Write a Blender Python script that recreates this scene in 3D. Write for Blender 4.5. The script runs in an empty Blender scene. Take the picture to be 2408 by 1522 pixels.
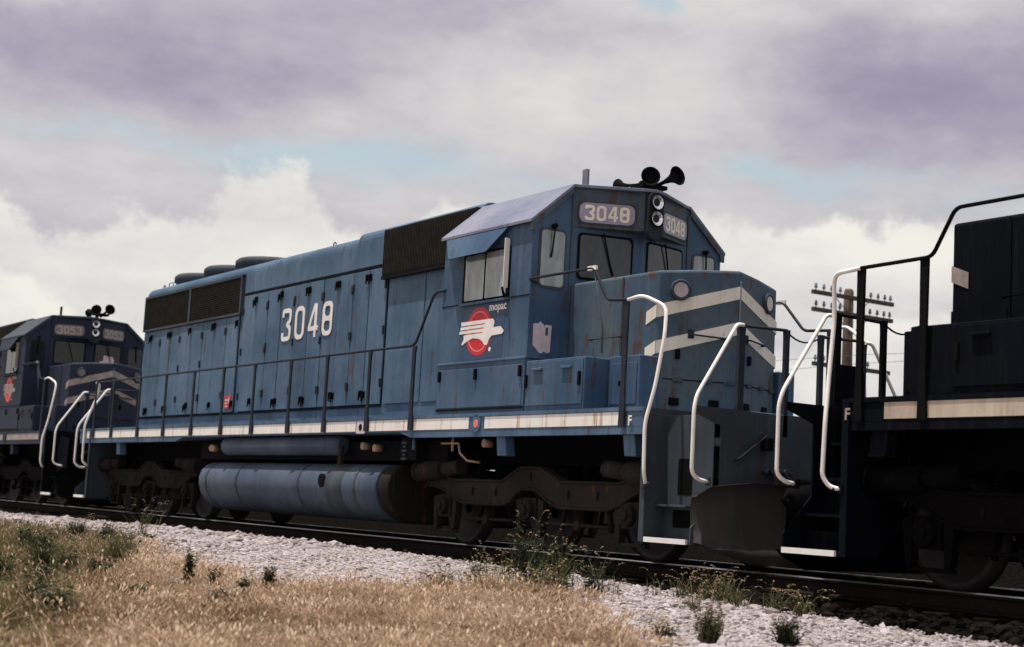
import bpy, bmesh, math, random
import numpy as np
from mathutils import Vector, Matrix

rnd = random.Random(7)
scene = bpy.context.scene
COL = scene.collection

# ------------------------------------------------------------------ camera
CAM = Vector((15.388, -11.811, 0.539))
az, pt, rl = math.radians(180 - 33.133), math.radians(6.873), math.radians(-3.104)
fw = Vector((math.cos(az) * math.cos(pt), math.sin(az) * math.cos(pt), math.sin(pt)))
rt = fw.cross(Vector((0, 0, 1))).normalized()
up = rt.cross(fw)
c_, s_ = math.cos(rl), math.sin(rl)
R_ = c_ * rt - s_ * up
U_ = s_ * rt + c_ * up
cam = bpy.data.cameras.new('camera')
cam.sensor_width = 36
cam.lens = 36 * 3569.1 / 2408
cam.clip_end = 5000
cam.dof.use_dof = True
cam.dof.focus_distance = 17.5
cam.dof.aperture_fstop = 1.7
camo = bpy.data.objects.new('camera', cam)
m = Matrix.Identity(4)
for i in range(3):
    m[i][0] = R_[i]; m[i][1] = U_[i]; m[i][2] = -fw[i]; m[i][3] = CAM[i]
camo.matrix_world = m
COL.objects.link(camo)
scene.camera = camo

# ------------------------------------------------------------------ light
SUN_DIR = Vector((-0.06, -0.20, 0.97)).normalized()     # towards the sun
sun_el = math.asin(SUN_DIR.z)
sun_az = math.atan2(SUN_DIR.x, SUN_DIR.y)
sl = bpy.data.lights.new('sun', 'SUN')
sl.energy = 4.6
sl.angle = math.radians(0.6)
sl.color = (1.0, 0.94, 0.86)
so = bpy.data.objects.new('sun', sl)
so.rotation_euler = SUN_DIR.to_track_quat('Z', 'Y').to_euler()
so.location = (0, 0, 30)
COL.objects.link(so)
scene.view_settings.view_transform = 'Standard'
scene.view_settings.look = 'None'
scene.view_settings.exposure = 0.06
scene.view_settings.gamma = 1.0
scene.view_settings.use_curve_mapping = False


class NT:
    """tiny node helper"""
    def __init__(s, tree):
        s.t = tree; s.n = tree.nodes; s.l = tree.links

    def node(s, typ, ins=None, **props):
        n = s.n.new(typ)
        for k, v in props.items():
            setattr(n, k, v)
        for k, v in (ins or {}).items():
            s.put(n.inputs[k], v)
        return n

    def put(s, sock, v):
        if isinstance(v, bpy.types.NodeSocket):
            s.l.new(v, sock)
        elif v is not None:
            if isinstance(v, tuple) and len(v) == 3 and sock.type == 'RGBA':
                v = v + (1,)
            sock.default_value = v

    def m(s, op, a, b=None, c=None, clamp=False):
        n = s.n.new('ShaderNodeMath'); n.operation = op; n.use_clamp = clamp
        s.put(n.inputs[0], a)
        if b is not None: s.put(n.inputs[1], b)
        if c is not None: s.put(n.inputs[2], c)
        return n.outputs[0]

    def sm(s, x, a, b):
        n = s.n.new('ShaderNodeMapRange'); n.interpolation_type = 'SMOOTHSTEP'
        s.put(n.inputs[0], x); s.put(n.inputs[1], a); s.put(n.inputs[2], b)
        return n.outputs[0]

    def mix(s, f, a, b, mode='MIX'):
        n = s.n.new('ShaderNodeMix'); n.data_type = 'RGBA'; n.blend_type = mode
        s.put(n.inputs[0], f)
        s.put(n.inputs[6], a if not isinstance(a, tuple) else a)
        s.put(n.inputs[7], b)
        return n.outputs[2]

    def noise(s, vec, scale, detail=4, rough=0.55, dist=0.0):
        n = s.n.new('ShaderNodeTexNoise')
        s.put(n.inputs['Vector'], vec)
        n.inputs['Scale'].default_value = scale
        n.inputs['Detail'].default_value = detail
        n.inputs['Roughness'].default_value = rough
        n.inputs['Distortion'].default_value = dist
        return n.outputs[0]

    def vec(s, x, y, z):
        n = s.n.new('ShaderNodeCombineXYZ')
        s.put(n.inputs[0], x); s.put(n.inputs[1], y); s.put(n.inputs[2], z)
        return n.outputs[0]

    def scale(s, v, sc, off=(0, 0, 0)):
        n = s.n.new('ShaderNodeMapping')
        s.put(n.inputs[0], v); n.inputs['Scale'].default_value = sc
        n.inputs['Location'].default_value = off
        return n.outputs[0]


# ------------------------------------------------------------------ sky
world = bpy.data.worlds.new('World')
scene.world = world
world.use_nodes = True
wt = NT(world.node_tree)
wt.n.clear()
SKY = 0.11
sky = wt.node('ShaderNodeTexSky', sky_type='NISHITA', sun_disc=False)
sky.sun_elevation = sun_el
sky.sun_rotation = sun_az
tc = wt.node('ShaderNodeTexCoord')
sep = wt.node('ShaderNodeSeparateXYZ', {0: tc.outputs['Generated']})
dx, dy, dz = sep.outputs[0], sep.outputs[1], sep.outputs[2]
azn = wt.m('ARCTAN2', dy, dx)
azc = math.radians(180 - 33.133)
s0 = wt.m('SUBTRACT', azc, azn)            # + to the right, radians, round the sky from azimuth 147
# layered wind-drawn clouds seen on a flat ceiling
zz = wt.m('ADD', wt.m('MAXIMUM', dz, 0.0), 0.16)
cl = wt.vec(wt.m('DIVIDE', dx, zz), wt.m('DIVIDE', dy, zz), 0.0)
nA = wt.noise(wt.scale(cl, (1.0, 1.0, 1), (3.1, 1.7, 0)), 0.9, 6, 0.5, 0.4)
nB = wt.noise(wt.scale(cl, (1.0, 1.0, 1), (9.1, 4.2, 0)), 2.2, 7, 0.55, 0.3)
# warped angular coordinates
wv = wt.vec(s0, wt.m('MULTIPLY', dz, 1.5), 0.0)
n1 = wt.m('SUBTRACT', wt.noise(wv, 7.0, 5, 0.55), 0.5)
n2 = wt.m('SUBTRACT', wt.noise(wt.scale(wv, (1, 1, 1), (5, 3, 1)), 6.0, 5, 0.55), 0.5)
n3 = wt.m('SUBTRACT', wt.noise(wt.scale(wv, (1, 1, 1), (2, 8, 3)), 22.0, 6, 0.6), 0.5)
sw = wt.m('ADD', s0, wt.m('MULTIPLY', n1, 0.22))
vw = wt.m('ADD', dz, wt.m('ADD', wt.m('MULTIPLY', n2, 0.09), wt.m('MULTIPLY', n3, 0.02)))


def blob(s_0, v_0, a, b, tilt=0.0):
    ds = wt.m('SUBTRACT', sw, s_0)
    dv = wt.m('SUBTRACT', wt.m('SUBTRACT', vw, v_0), wt.m('MULTIPLY', ds, tilt))
    q = wt.m('ADD', wt.m('POWER', wt.m('ABSOLUTE', wt.m('DIVIDE', ds, a)), 2.0),
             wt.m('POWER', wt.m('ABSOLUTE', wt.m('DIVIDE', dv, b)), 2.0))
    return wt.m('EXPONENT', wt.m('MULTIPLY', q, -1.0))


def addn(*a):
    r = a[0]
    for x in a[1:]:
        r = wt.m('ADD', r, x)
    return r


# dark undersides of the high layer
dark = addn(wt.m('MULTIPLY', blob(-0.27, 0.272, 0.14, 0.034, -0.03), 1.05),
            wt.m('MULTIPLY', blob(0.27, 0.280, 0.13, 0.042, -0.02), 1.20),
            wt.m('MULTIPLY', blob(-0.06, 0.315, 0.13, 0.024), 0.50),
            wt.m('MULTIPLY', blob(-0.13, 0.272, 0.10, 0.016), 0.35),
            wt.m('MULTIPLY', blob(-0.34, 0.33, 0.10, 0.02), 0.30),
            wt.m('MULTIPLY', blob(0.31, 0.240, 0.07, 0.012), 0.30))
dark = wt.m('ADD', dark, wt.m('MULTIPLY', wt.sm(nA, 0.50, 0.78), 0.20))
# the brighter drift between them
brt = addn(wt.m('MULTIPLY', blob(0.04, 0.272, 0.13, 0.030, 0.10), 0.95),
           wt.m('MULTIPLY', blob(-0.33, 0.300, 0.05, 0.010), 0.6),
           wt.m('MULTIPLY', blob(0.15, 0.335, 0.12, 0.022), 0.75))
n4 = wt.noise(wt.scale(wv, (1, 1.6, 1), (7, 1, 4)), 9.0, 6, 0.52)
val = wt.m('SUBTRACT', wt.m('ADD', 0.43, wt.m('MULTIPLY', n4, 0.42)), wt.m('MULTIPLY', dark, 0.30))
n6 = wt.noise(wt.scale(wv, (1, 1.7, 1), (2, 5, 9)), 26.0, 6, 0.6)
val = wt.m('ADD', val, wt.m('MULTIPLY', wt.m('SUBTRACT', n6, 0.5), 0.22))
val = wt.m('ADD', val, wt.m('MULTIPLY', brt, 0.24), clamp=True)
ramp = wt.node('ShaderNodeValToRGB', {0: val})
els = ramp.color_ramp.elements
els[0].position = 0.0; els[0].color = (0.24, 0.215, 0.30, 1)
els[1].position = 1.0; els[1].color = (0.78, 0.78, 0.73, 1)
for p_, c in ((0.30, (0.34, 0.315, 0.41, 1)), (0.50, (0.46, 0.44, 0.51, 1)), (0.68, (0.60, 0.585, 0.60, 1))):
    e = els.new(p_); e.color = c
high = ramp.outputs[0]
# openings of pale blue sky
gap = addn(blob(-0.125, 0.213, 0.11, 0.017, -0.03), wt.m('MULTIPLY', blob(0.19, 0.222, 0.065, 0.014), 0.9), wt.m('MULTIPLY', blob(-0.30, 0.220, 0.07, 0.010), 0.5),
           wt.m('MULTIPLY', blob(0.08, 0.335, 0.014, 0.010), 0.9), wt.m('MULTIPLY', blob(0.30, 0.20, 0.05, 0.012), 0.5),
           wt.m('MULTIPLY', blob(0.04, 0.210, 0.05, 0.010), 0.5), wt.m('MULTIPLY', wt.sm(nA, 0.40, 0.28), 0.7))
gap = wt.sm(gap, 0.10, 1.0)
blue = wt.mix(0.85, wt.mix(1.0, sky.outputs[0], (SKY, SKY, SKY), 'MULTIPLY'), (0.50, 0.62, 0.67))
hs = wt.mix(wt.m('MULTIPLY', gap, 0.80), high, blue)
# cumulus bank along the horizon: lumpy cauliflower top edge
cvv = wt.vec(s0, wt.m('MULTIPLY', dz, 1.1), 5.0)
lump = addn(wt.m('MULTIPLY', wt.m('SUBTRACT', wt.noise(wt.scale(cvv, (1, .5, 1)), 8.0, 2, 0.5), 0.5), 0.15),
            wt.m('MULTIPLY', wt.m('SUBTRACT', wt.noise(cvv, 22.0, 7, 0.66), 0.5), 0.075),
            wt.m('MULTIPLY', blob(-0.135, 0.20, 0.035, 0.05), 0.010), wt.m('MULTIPLY', blob(-0.04, 0.20, 0.035, 0.05), 0.012),
            wt.m('MULTIPLY', blob(-0.28, 0.18, 0.10, 0.08), -0.015))
edge = wt.m('SUBTRACT', wt.m('ADD', 0.186, lump), dz)
bank = wt.sm(edge, -0.004, 0.012)
depth = wt.sm(edge, 0.0, 0.12)
# a second, nearer row of heads inside the bank
lump2 = addn(wt.m('MULTIPLY', wt.m('SUBTRACT', wt.noise(wt.scale(cvv, (1, .6, 1), (3, 2, 2)), 9.0, 3, 0.5), 0.5), 0.16),
             wt.m('MULTIPLY', wt.m('SUBTRACT', wt.noise(wt.scale(cvv, (1, 1, 1), (1, 6, 2)), 26.0, 5, 0.6), 0.5), 0.05))
edge2 = wt.m('SUBTRACT', wt.m('ADD', 0.115, lump2), dz)
head2 = wt.m('MULTIPLY', wt.sm(edge2, -0.003, 0.014), wt.m('SUBTRACT', 1.0, wt.sm(edge2, 0.0, 0.09)))
n5 = wt.noise(wt.scale(wv, (1, 1.5, 1), (4, 9, 1)), 34.0, 6, 0.62)
nl = wt.noise(wt.vec(s0, wt.m('MULTIPLY', dz, 3.0), 2.0), 6.0, 6, 0.55, 0.3)
cv = wt.m('ADD', wt.m('MULTIPLY', depth, -0.42), wt.m('MULTIPLY', wt.m('SUBTRACT', nl, 0.5), 0.9))
cv = wt.m('ADD', cv, wt.m('MULTIPLY', head2, 0.34))
cv = wt.m('ADD', cv, wt.m('MULTIPLY', wt.m('SUBTRACT', n5, 0.5), 0.30))
cv = wt.m('ADD', cv, 0.88, clamp=True)
r2 = wt.node('ShaderNodeValToRGB', {0: cv})
e2 = r2.color_ramp.elements
e2[0].position = 0.0; e2[0].color = (0.40, 0.375, 0.45, 1)
e2[1].position = 1.0; e2[1].color = (0.86, 0.84, 0.77, 1)
for p_, c in ((0.35, (0.50, 0.48, 0.53, 1)), (0.62, (0.68, 0.665, 0.66, 1))):
    e = e2.new(p_); e.color = c
full = wt.mix(wt.m('MULTIPLY', bank, 0.95), hs, r2.outputs[0])
# ground-side haze below the horizon
full = wt.mix(wt.sm(dz, 0.0, -0.05), full, (0.30, 0.27, 0.23))
bg = wt.node('ShaderNodeBackground', {'Color': wt.mix(1.0, full, (1 / SKY, 1 / SKY, 1 / SKY), 'MULTIPLY'), 'Strength': SKY})
wo = wt.node('ShaderNodeOutputWorld')
wt.l.new(bg.outputs[0], wo.inputs[0])


# ------------------------------------------------------------------ materials
MATS = {}


def new_mat(name):
    mt = bpy.data.materials.new(name); mt.use_nodes = True
    t = NT(mt.node_tree)
    b = t.n['Principled BSDF']
    return mt, t, b


def paint(name, col, fade, rust=0.35, rough=0.55, streak=0.5, grime=(0.03, 0.028, 0.026), toprust=None, spec=0.35, metallic=0.0):
    mt, t, b = new_mat(name)
    pos = t.node('ShaderNodeNewGeometry').outputs['Position']
    big = t.noise(pos, 0.9, 4, 0.55)
    c = t.mix(t.sm(big, 0.35, 0.68), col, fade)
    # vertical rain streaks
    st = t.noise(t.scale(pos, (7, 7, 0.45)), 1.6, 5, 0.6)
    c = t.mix(t.m('MULTIPLY', t.sm(st, 0.45, 0.8), streak), c, tuple(v * 0.45 + 0.012 for v in col))
    st2 = t.noise(t.scale(pos, (11, 11, 0.6), (4, 4, 1)), 1.3, 4, 0.6)
    c = t.mix(t.m('MULTIPLY', t.sm(st2, 0.52, 0.85), streak * 0.7), c, tuple(min(1, v * 1.25 + 0.05) for v in fade))
    gr = t.noise(pos, 5.0, 6, 0.65)
    c = t.mix(t.m('MULTIPLY', t.sm(gr, 0.5, 0.8), 0.35), c, grime)
    rn = t.m('MULTIPLY', t.noise(t.scale(pos, (3, 3, 1.2), (1, 7, 3)), 2.2, 6, 0.7), t.m('ADD', 0.55, t.m('MULTIPLY', st, 0.8)))
    th = 0.66 - 0.17 * rust
    rf = t.sm(rn, th, th + 0.12)
    if toprust:
        sepz = t.node('ShaderNodeSeparateXYZ', {0: pos}).outputs[2]
        tz = t.sm(sepz, toprust[0], toprust[1])
        rf = t.m('MAXIMUM', rf, t.sm(t.m('ADD', t.m('MULTIPLY', tz, 0.30), t.noise(t.scale(pos, (1, 1, .45)), 2.3, 6, 0.65)), 0.80, 0.88))
    c = t.mix(t.m('MULTIPLY', rf, 0.85), c, (0.085, 0.036, 0.020))
    t.put(b.inputs['Base Color'], c)
    t.put(b.inputs['Roughness'], t.m('ADD', rough, t.m('MULTIPLY', gr, 0.25)))
    b.inputs['Specular IOR Level'].default_value = spec
    b.inputs['Metallic'].default_value = metallic
    bp = t.node('ShaderNodeBump', {'Height': t.m('ADD', t.noise(pos, 1.7, 2), t.m('MULTIPLY', gr, 0.12)), 'Strength': 0.16, 'Distance': 0.05})
    t.put(b.inputs['Normal'], bp.outputs[0])
    MATS[name] = mt
    return mt


def plain(name, col, rough=0.6, metallic=0.0, var=0.25, scale=6.0, spec=0.4):
    mt, t, b = new_mat(name)
    pos = t.node('ShaderNodeNewGeometry').outputs['Position']
    n = t.noise(pos, scale, 5, 0.6)
    c = t.mix(t.sm(n, 0.3, 0.75), tuple(v * (1 - var) for v in col), tuple(min(1, v * (1 + var)) for v in col))
    t.put(b.inputs['Base Color'], c)
    b.inputs['Roughness'].default_value = rough
    b.inputs['Metallic'].default_value = metallic
    b.inputs['Specular IOR Level'].default_value = spec
    MATS[name] = mt
    return mt


BLUE = paint('faded_blue_paint', (0.050, 0.105, 0.180), (0.092, 0.160, 0.250), rust=0.55, streak=0.65)
DOOR_TONES = [paint('darker_blue_door', (0.040, 0.086, 0.150), (0.076, 0.138, 0.218), rust=0.8, streak=0.6),
              paint('paler_blue_door', (0.064, 0.122, 0.200), (0.106, 0.176, 0.268), rust=0.6, streak=0.5)]
BLUE_CAB = paint('cab_blue_paint', (0.033, 0.078, 0.152), (0.070, 0.128, 0.210), rust=0.6, streak=0.5)
BLUE_NOSE = paint('nose_blue_paint', (0.048, 0.090, 0.145), (0.092, 0.125, 0.142), rust=0.8, toprust=(2.9, 3.42), streak=0.6)
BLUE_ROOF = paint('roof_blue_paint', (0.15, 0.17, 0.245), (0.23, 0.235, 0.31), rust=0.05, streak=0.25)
BLUE_DIRTY = paint('grimy_blue_paint', (0.030, 0.046, 0.070), (0.060, 0.075, 0.095), rust=0.6, rough=0.65)
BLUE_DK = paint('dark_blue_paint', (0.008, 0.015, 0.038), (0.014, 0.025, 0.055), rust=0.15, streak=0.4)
BLUE_BK = paint('edge_shaded_blue_paint', (0.0016, 0.0026, 0.006), (0.0026, 0.004, 0.009), rust=0.0, rough=0.7, streak=0.3, grime=(0.002, 0.002, 0.003), spec=0.08)  # near black: unlit side and frame-edge shade put into the blue
BLUE_FRONT = paint('weathered_front_paint', (0.045, 0.075, 0.110), (0.085, 0.108, 0.120), rust=1.0, streak=0.6)
STEPP = paint('dusty_step_paint', (0.030, 0.040, 0.056), (0.055, 0.064, 0.078), rust=0.4, rough=0.7)
TANK = paint('tank_blue_paint', (0.038, 0.060, 0.105), (0.078, 0.105, 0.155), rust=0.35, streak=0.5)
WHITE_RUST = paint('rust_streaked_white', (0.86, 0.81, 0.76), (0.90, 0.88, 0.84), rust=0.0, streak=0.0, grime=(0.3, 0.2, 0.14))


def white_streaks():
    mt = WHITE_RUST
    t = NT(mt.node_tree); b = t.n['Principled BSDF']
    pos = t.node('ShaderNodeNewGeometry').outputs['Position']
    n = t.noise(t.scale(pos, (9, 9, 0.5)), 1.0, 5, 0.65)
    patch = t.noise(pos, 0.6, 3, 0.5)
    f = t.sm(t.m('ADD', n, t.m('MULTIPLY', patch, 0.55)), 0.80, 1.02)
    old = b.inputs['Base Color'].links[0].from_socket
    t.put(b.inputs['Base Color'], t.mix(f, old, (0.36, 0.155, 0.055)))


white_streaks()
STRIPE = paint('chevron_cream_paint', (0.80, 0.73, 0.62), (0.88, 0.83, 0.74), rust=0.45, streak=0.35, grime=(0.30, 0.18, 0.09))
WHITE = plain('white_handrail_paint', (0.90, 0.87, 0.83), 0.4, var=0.06)
NUM = plain('white_numeral_paint', (0.86, 0.82, 0.80), 0.5, var=0.08)
STRIPE_DK = plain('darker_cream_paint', (0.34, 0.29, 0.27), 0.6, var=0.25)  # darker cream copy for the outer locomotives
STRIPE_BK = paint('darker_rusty_stripe', (0.48, 0.38, 0.30), (0.62, 0.52, 0.43), rust=0.35, streak=0.6, grime=(0.12, 0.06, 0.03))  # darker cream with rust for the right-hand sill
POST = plain('dark_rail_paint', (0.022, 0.028, 0.040), 0.75, spec=.2)
BLACK = plain('black_grime', (0.005, 0.005, 0.006), 0.85, spec=.08)
GRILLE = plain('black_radiator_screen', (0.014, 0.013, 0.011), 0.8, spec=0.1)
GRILLE2 = plain('dark_screen_slat', (0.035, 0.032, 0.027), 0.8, spec=0.1)
TRUCK = paint('rusty_brown_truck', (0.016, 0.0125, 0.013), (0.030, 0.022, 0.022), rust=0.5, rough=0.8, spec=0.15, grime=(0.02, 0.016, 0.014))
TRUCK_R = paint('edge_shaded_brown_truck', (0.012, 0.010, 0.010), (0.022, 0.017, 0.017), rust=0.4, rough=0.85, spec=0.08, grime=(0.008, 0.007, 0.006))  # rear truck copy, frame-edge darkening put into its brown
TRUCK_BK = plain('shaded_black_truck', (0.0035, 0.003, 0.0035), 0.85, spec=0.05)  # truck colour taken near black, shade painted in
WHEEL = plain('wheel_steel', (0.016, 0.014, 0.014), 0.6)
PLOW = paint('plow_black_paint', (0.022, 0.020, 0.022), (0.045, 0.038, 0.036), rust=0.5, rough=0.6)
RED = plain('red_logo', (0.62, 0.015, 0.03), 0.5, var=0.05)
PINK = plain('pale_red_ring', (0.75, 0.22, 0.20), 0.5, var=0.03)
PATCH = plain('fresh_blue_patch', (0.030, 0.068, 0.135), 0.5, var=0.12, scale=2)
PAPER_AND_GLINT = plain('torn_paper_and_glint', (0.68, 0.56, 0.58), 0.8, var=0.1, scale=12)  # notices, and the painted reflection on the left locomotive's windshield
BOARD = plain('number_board_glass', (0.33, 0.29, 0.38), 0.3, var=0.12, scale=9)
BOARD_DK = plain('number_board_glass_dim', (0.17, 0.15, 0.15), 0.3, var=0.15, scale=9)
DIGIT = plain('number_board_digit', (0.88, 0.80, 0.68), 0.5, var=0.04)
DIGIT_DK = plain('number_board_digit_dim', (0.40, 0.36, 0.33), 0.5, var=0.05)
SEAM = plain('seam_shadow_gap', (0.012, 0.014, 0.018), 0.9, spec=0.05)
STEEL = plain('worn_rail_head', (0.55, 0.55, 0.56), 0.28, metallic=1.0, var=0.1)
RAILSIDE = plain('rusty_rail_web', (0.016, 0.011, 0.009), 0.85, spec=0.1)
TIE = plain('creosoted_tie', (0.014, 0.010, 0.008), 0.95, spec=0, var=0.4)
WOOD = plain('weathered_pole_wood', (0.11, 0.075, 0.055), 0.9, var=0.35, scale=3)
ARM = plain('grey_crossarm_wood', (0.07, 0.062, 0.07), 0.9)
INSUL = plain('grey_insulator', (0.12, 0.12, 0.16), 0.4)
BRASS = plain('dusty_brass', (0.35, 0.22, 0.16), 0.5)


def glassy(name, col, rough=0.08, spec=0.9):
    mt, t, b = new_mat(name)
    pos = t.node('ShaderNodeNewGeometry').outputs['Position']
    n = t.noise(t.scale(pos, (3, 3, 1.2)), 2.0, 5, 0.6)
    c = t.mix(t.sm(n, 0.3, 0.75), tuple(v * 0.65 for v in col), tuple(v * 1.3 for v in col))
    t.put(b.inputs['Base Color'], c)
    b.inputs['Roughness'].default_value = rough
    b.inputs['Specular IOR Level'].default_value = spec
    MATS[name] = mt
    return mt


GLASS = glassy('dusty_cab_glass', (0.24, 0.27, 0.29))
GLASS_D = glassy('dim_windshield_glass', (0.030, 0.042, 0.055), spec=0.5)
GLASS_DK = glassy('dark_windshield_glass', (0.012, 0.014, 0.018), spec=0.4)
LENS = plain('lamp_lens', (0.92, 0.92, 0.94), 0.22, metallic=0.85, var=0.03)
CLASSLENS = glassy('class_light_lens', (0.50, 0.42, 0.44), 0.2)


# ------------------------------------------------------------------ mesh helpers
class MB:
    def __init__(s):
        s.v = []; s.f = []; s.sm = []

    def add(s, vs, fs, smooth=False):
        o = len(s.v)
        s.v += [tuple(v) for v in vs]
        s.f += [tuple(i + o for i in f) for f in fs]
        s.sm += [smooth] * len(fs)
        return s

    def box(s, x0, x1, y0, y1, z0, z1):
        if x0 > x1: x0, x1 = x1, x0
        if y0 > y1: y0, y1 = y1, y0
        if z0 > z1: z0, z1 = z1, z0
        vs = [(x, y, z) for x in (x0, x1) for y in (y0, y1) for z in (z0, z1)]
        return s.add(vs, [(0, 1, 3, 2), (4, 6, 7, 5), (0, 4, 5, 1), (2, 3, 7, 6), (0, 2, 6, 4), (1, 5, 7, 3)])

    def prism(s, poly, fn, a, b, smooth=False):
        """poly: 2-D points; fn(u, v, w) -> xyz; extruded from w=a to w=b"""
        n = len(poly)
        area = sum(poly[i][0] * poly[(i + 1) % n][1] - poly[(i + 1) % n][0] * poly[i][1] for i in range(n))
        vs = [fn(u, v, a) for u, v in poly] + [fn(u, v, b) for u, v in poly]
        e1 = Vector(fn(1, 0, 0)) - Vector(fn(0, 0, 0)); e2 = Vector(fn(0, 1, 0)) - Vector(fn(0, 0, 0)); e3 = Vector(fn(0, 0, 1)) - Vector(fn(0, 0, 0))
        flip = (e1.cross(e2).dot(e3) * (b - a) * area) < 0
        top = tuple(range(n, 2 * n)); bot = tuple(reversed(range(n)))
        sides = [(i, (i + 1) % n, n + (i + 1) % n, n + i) for i in range(n)]
        fs = [top, bot] + sides
        if flip: fs = [tuple(reversed(f)) for f in fs]
        s.add(vs, fs)
        if smooth:
            for k in range(len(sides)): s.sm[-1 - k] = True
        return s

    def tube(s, pts, r, n=8, cap=True):
        pts = [Vector(p) for p in pts]
        rs = r if isinstance(r, (list, tuple)) else [r] * len(pts)
        rings = []
        prev = None
        for i, p in enumerate(pts):
            if i == 0: d = pts[1] - p
            elif i == len(pts) - 1: d = p - pts[i - 1]
            else: d = (pts[i + 1] - p).normalized() + (p - pts[i - 1]).normalized()
            if d.length < 1e-9: d = Vector((0, 0, 1))
            d.normalize()
            if prev is None:
                a = Vector((0, 0, 1)) if abs(d.z) < 0.9 else Vector((1, 0, 0))
                u = d.cross(a).normalized()
            else:
                u = (prev - d * prev.dot(d)).normalized()
            prev = u
            w = d.cross(u)
            rings.append([p + (u * math.cos(2 * math.pi * k / n) + w * math.sin(2 * math.pi * k / n)) * rs[i] for k in range(n)])
        vs = [v for rg in rings for v in rg]
        fs = []
        for i in range(len(rings) - 1):
            for k in range(n):
                a, b = i * n + k, i * n + (k + 1) % n
                fs.append((a, b, b + n, a + n))
        s.add(vs, fs, True)
        if cap:
            o = len(s.v) - len(vs)
            s.f.append(tuple(o + k for k in reversed(range(n)))); s.sm.append(False)
            s.f.append(tuple(o + (len(rings) - 1) * n + k for k in range(n))); s.sm.append(False)
        return s

    def cyl(s, a, b, r, n=16, r2=None):
        return s.tube([a, b], [r, r if r2 is None else r2], n)

    def build(s, name, mat, parent=None, loc=None, bevel=0.0, smooth=False, seg=2):
        me = bpy.data.meshes.new(name)
        me.from_pydata(s.v, [], s.f)
        me.polygons.foreach_set('use_smooth', [True if smooth else q for q in s.sm])
        me.materials.append(mat)
        me.update()
        ob = bpy.data.objects.new(name, me)
        COL.objects.link(ob)
        if parent is not None: ob.parent = parent
        if loc is not None: ob.location = loc
        if bevel:
            md = ob.modifiers.new('bevel', 'BEVEL'); md.width = bevel; md.segments = seg
            md.limit_method = 'ANGLE'; md.angle_limit = math.radians(35)
        return ob


def smooth_path(pts, r=0.12, n=4):
    """round the corners of a polyline"""
    P = [Vector(p) for p in pts]
    out = [P[0]]
    for i in range(1, len(P) - 1):
        a, b, c = P[i - 1], P[i], P[i + 1]
        d1 = (a - b); d2 = (c - b)
        k = min(r, d1.length * 0.45, d2.length * 0.45)
        p1 = b + d1.normalized() * k; p2 = b + d2.normalized() * k
        for j in range(n + 1):
            t = j / n
            out.append((1 - t) ** 2 * p1 + 2 * t * (1 - t) * b + t * t * p2)
    out.append(P[-1])
    return out


def empty(name, loc=(0, 0, 0), rz=0.0, parent=None):
    o = bpy.data.objects.new(name, None)
    o.empty_display_size = 0.3
    o.location = loc; o.rotation_euler = (0, 0, rz)
    COL.objects.link(o)
    if parent is not None: o.parent = parent
    return o


def tag(o, label=None, cat=None, group=None, kind=None):
    if label: o['label'] = label
    if cat: o['category'] = cat
    if group: o['group'] = group
    if kind: o['kind'] = kind
    return o


def clone(o, parent, loc=None):
    c = o.copy(); COL.objects.link(c); c.parent = parent
    if loc is not None: c.location = loc
    return c


# planes to draw on --------------------------------------------------
def side_fn(s, y):
    """u along +X, v up, w outwards, on the side at |Y| = y"""
    return lambda u, v, w: (u, s * (y + w), v)


def plane_fn(A, B, z0=0.0):
    """vertical plane through A->B (xy); u = metres from A, v = z, w = outwards (right of A->B rotated)"""
    A = Vector((A[0], A[1])); B = Vector((B[0], B[1]))
    d = (B - A).normalized(); nrm = Vector((d.y, -d.x))
    return lambda u, v, w: (A.x + d.x * u + nrm.x * w, A.y + d.y * u + nrm.y * w, v + z0)


def rrect(x0, y0, x1, y1, r, n=4):
    pts = []
    for cx, cy, a in ((x1 - r, y0 + r, -90), (x1 - r, y1 - r, 0), (x0 + r, y1 - r, 90), (x0 + r, y0 + r, 180)):
        for k in range(n + 1):
            t = math.radians(a + 90 * k / n)
            pts.append((cx + r * math.cos(t), cy + r * math.sin(t)))
    return pts


def strip_outline(path, w):
    P = [Vector((p[0], p[1])) for p in path]
    L, R = [], []
    for i, p in enumerate(P):
        if i == 0: d = (P[1] - p).normalized(); k = 1
        elif i == len(P) - 1: d = (p - P[i - 1]).normalized(); k = 1
        else:
            a = (p - P[i - 1]).normalized(); b = (P[i + 1] - p).normalized()
            d = (a + b).normalized(); k = 1 / max(0.45, math.cos(0.5 * a.angle(b)))
        nrm = Vector((-d.y, d.x))
        L.append(tuple(p + nrm * w * 0.5 * k)); R.append(tuple(p - nrm * w * 0.5 * k))
    return L + R[::-1]


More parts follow.
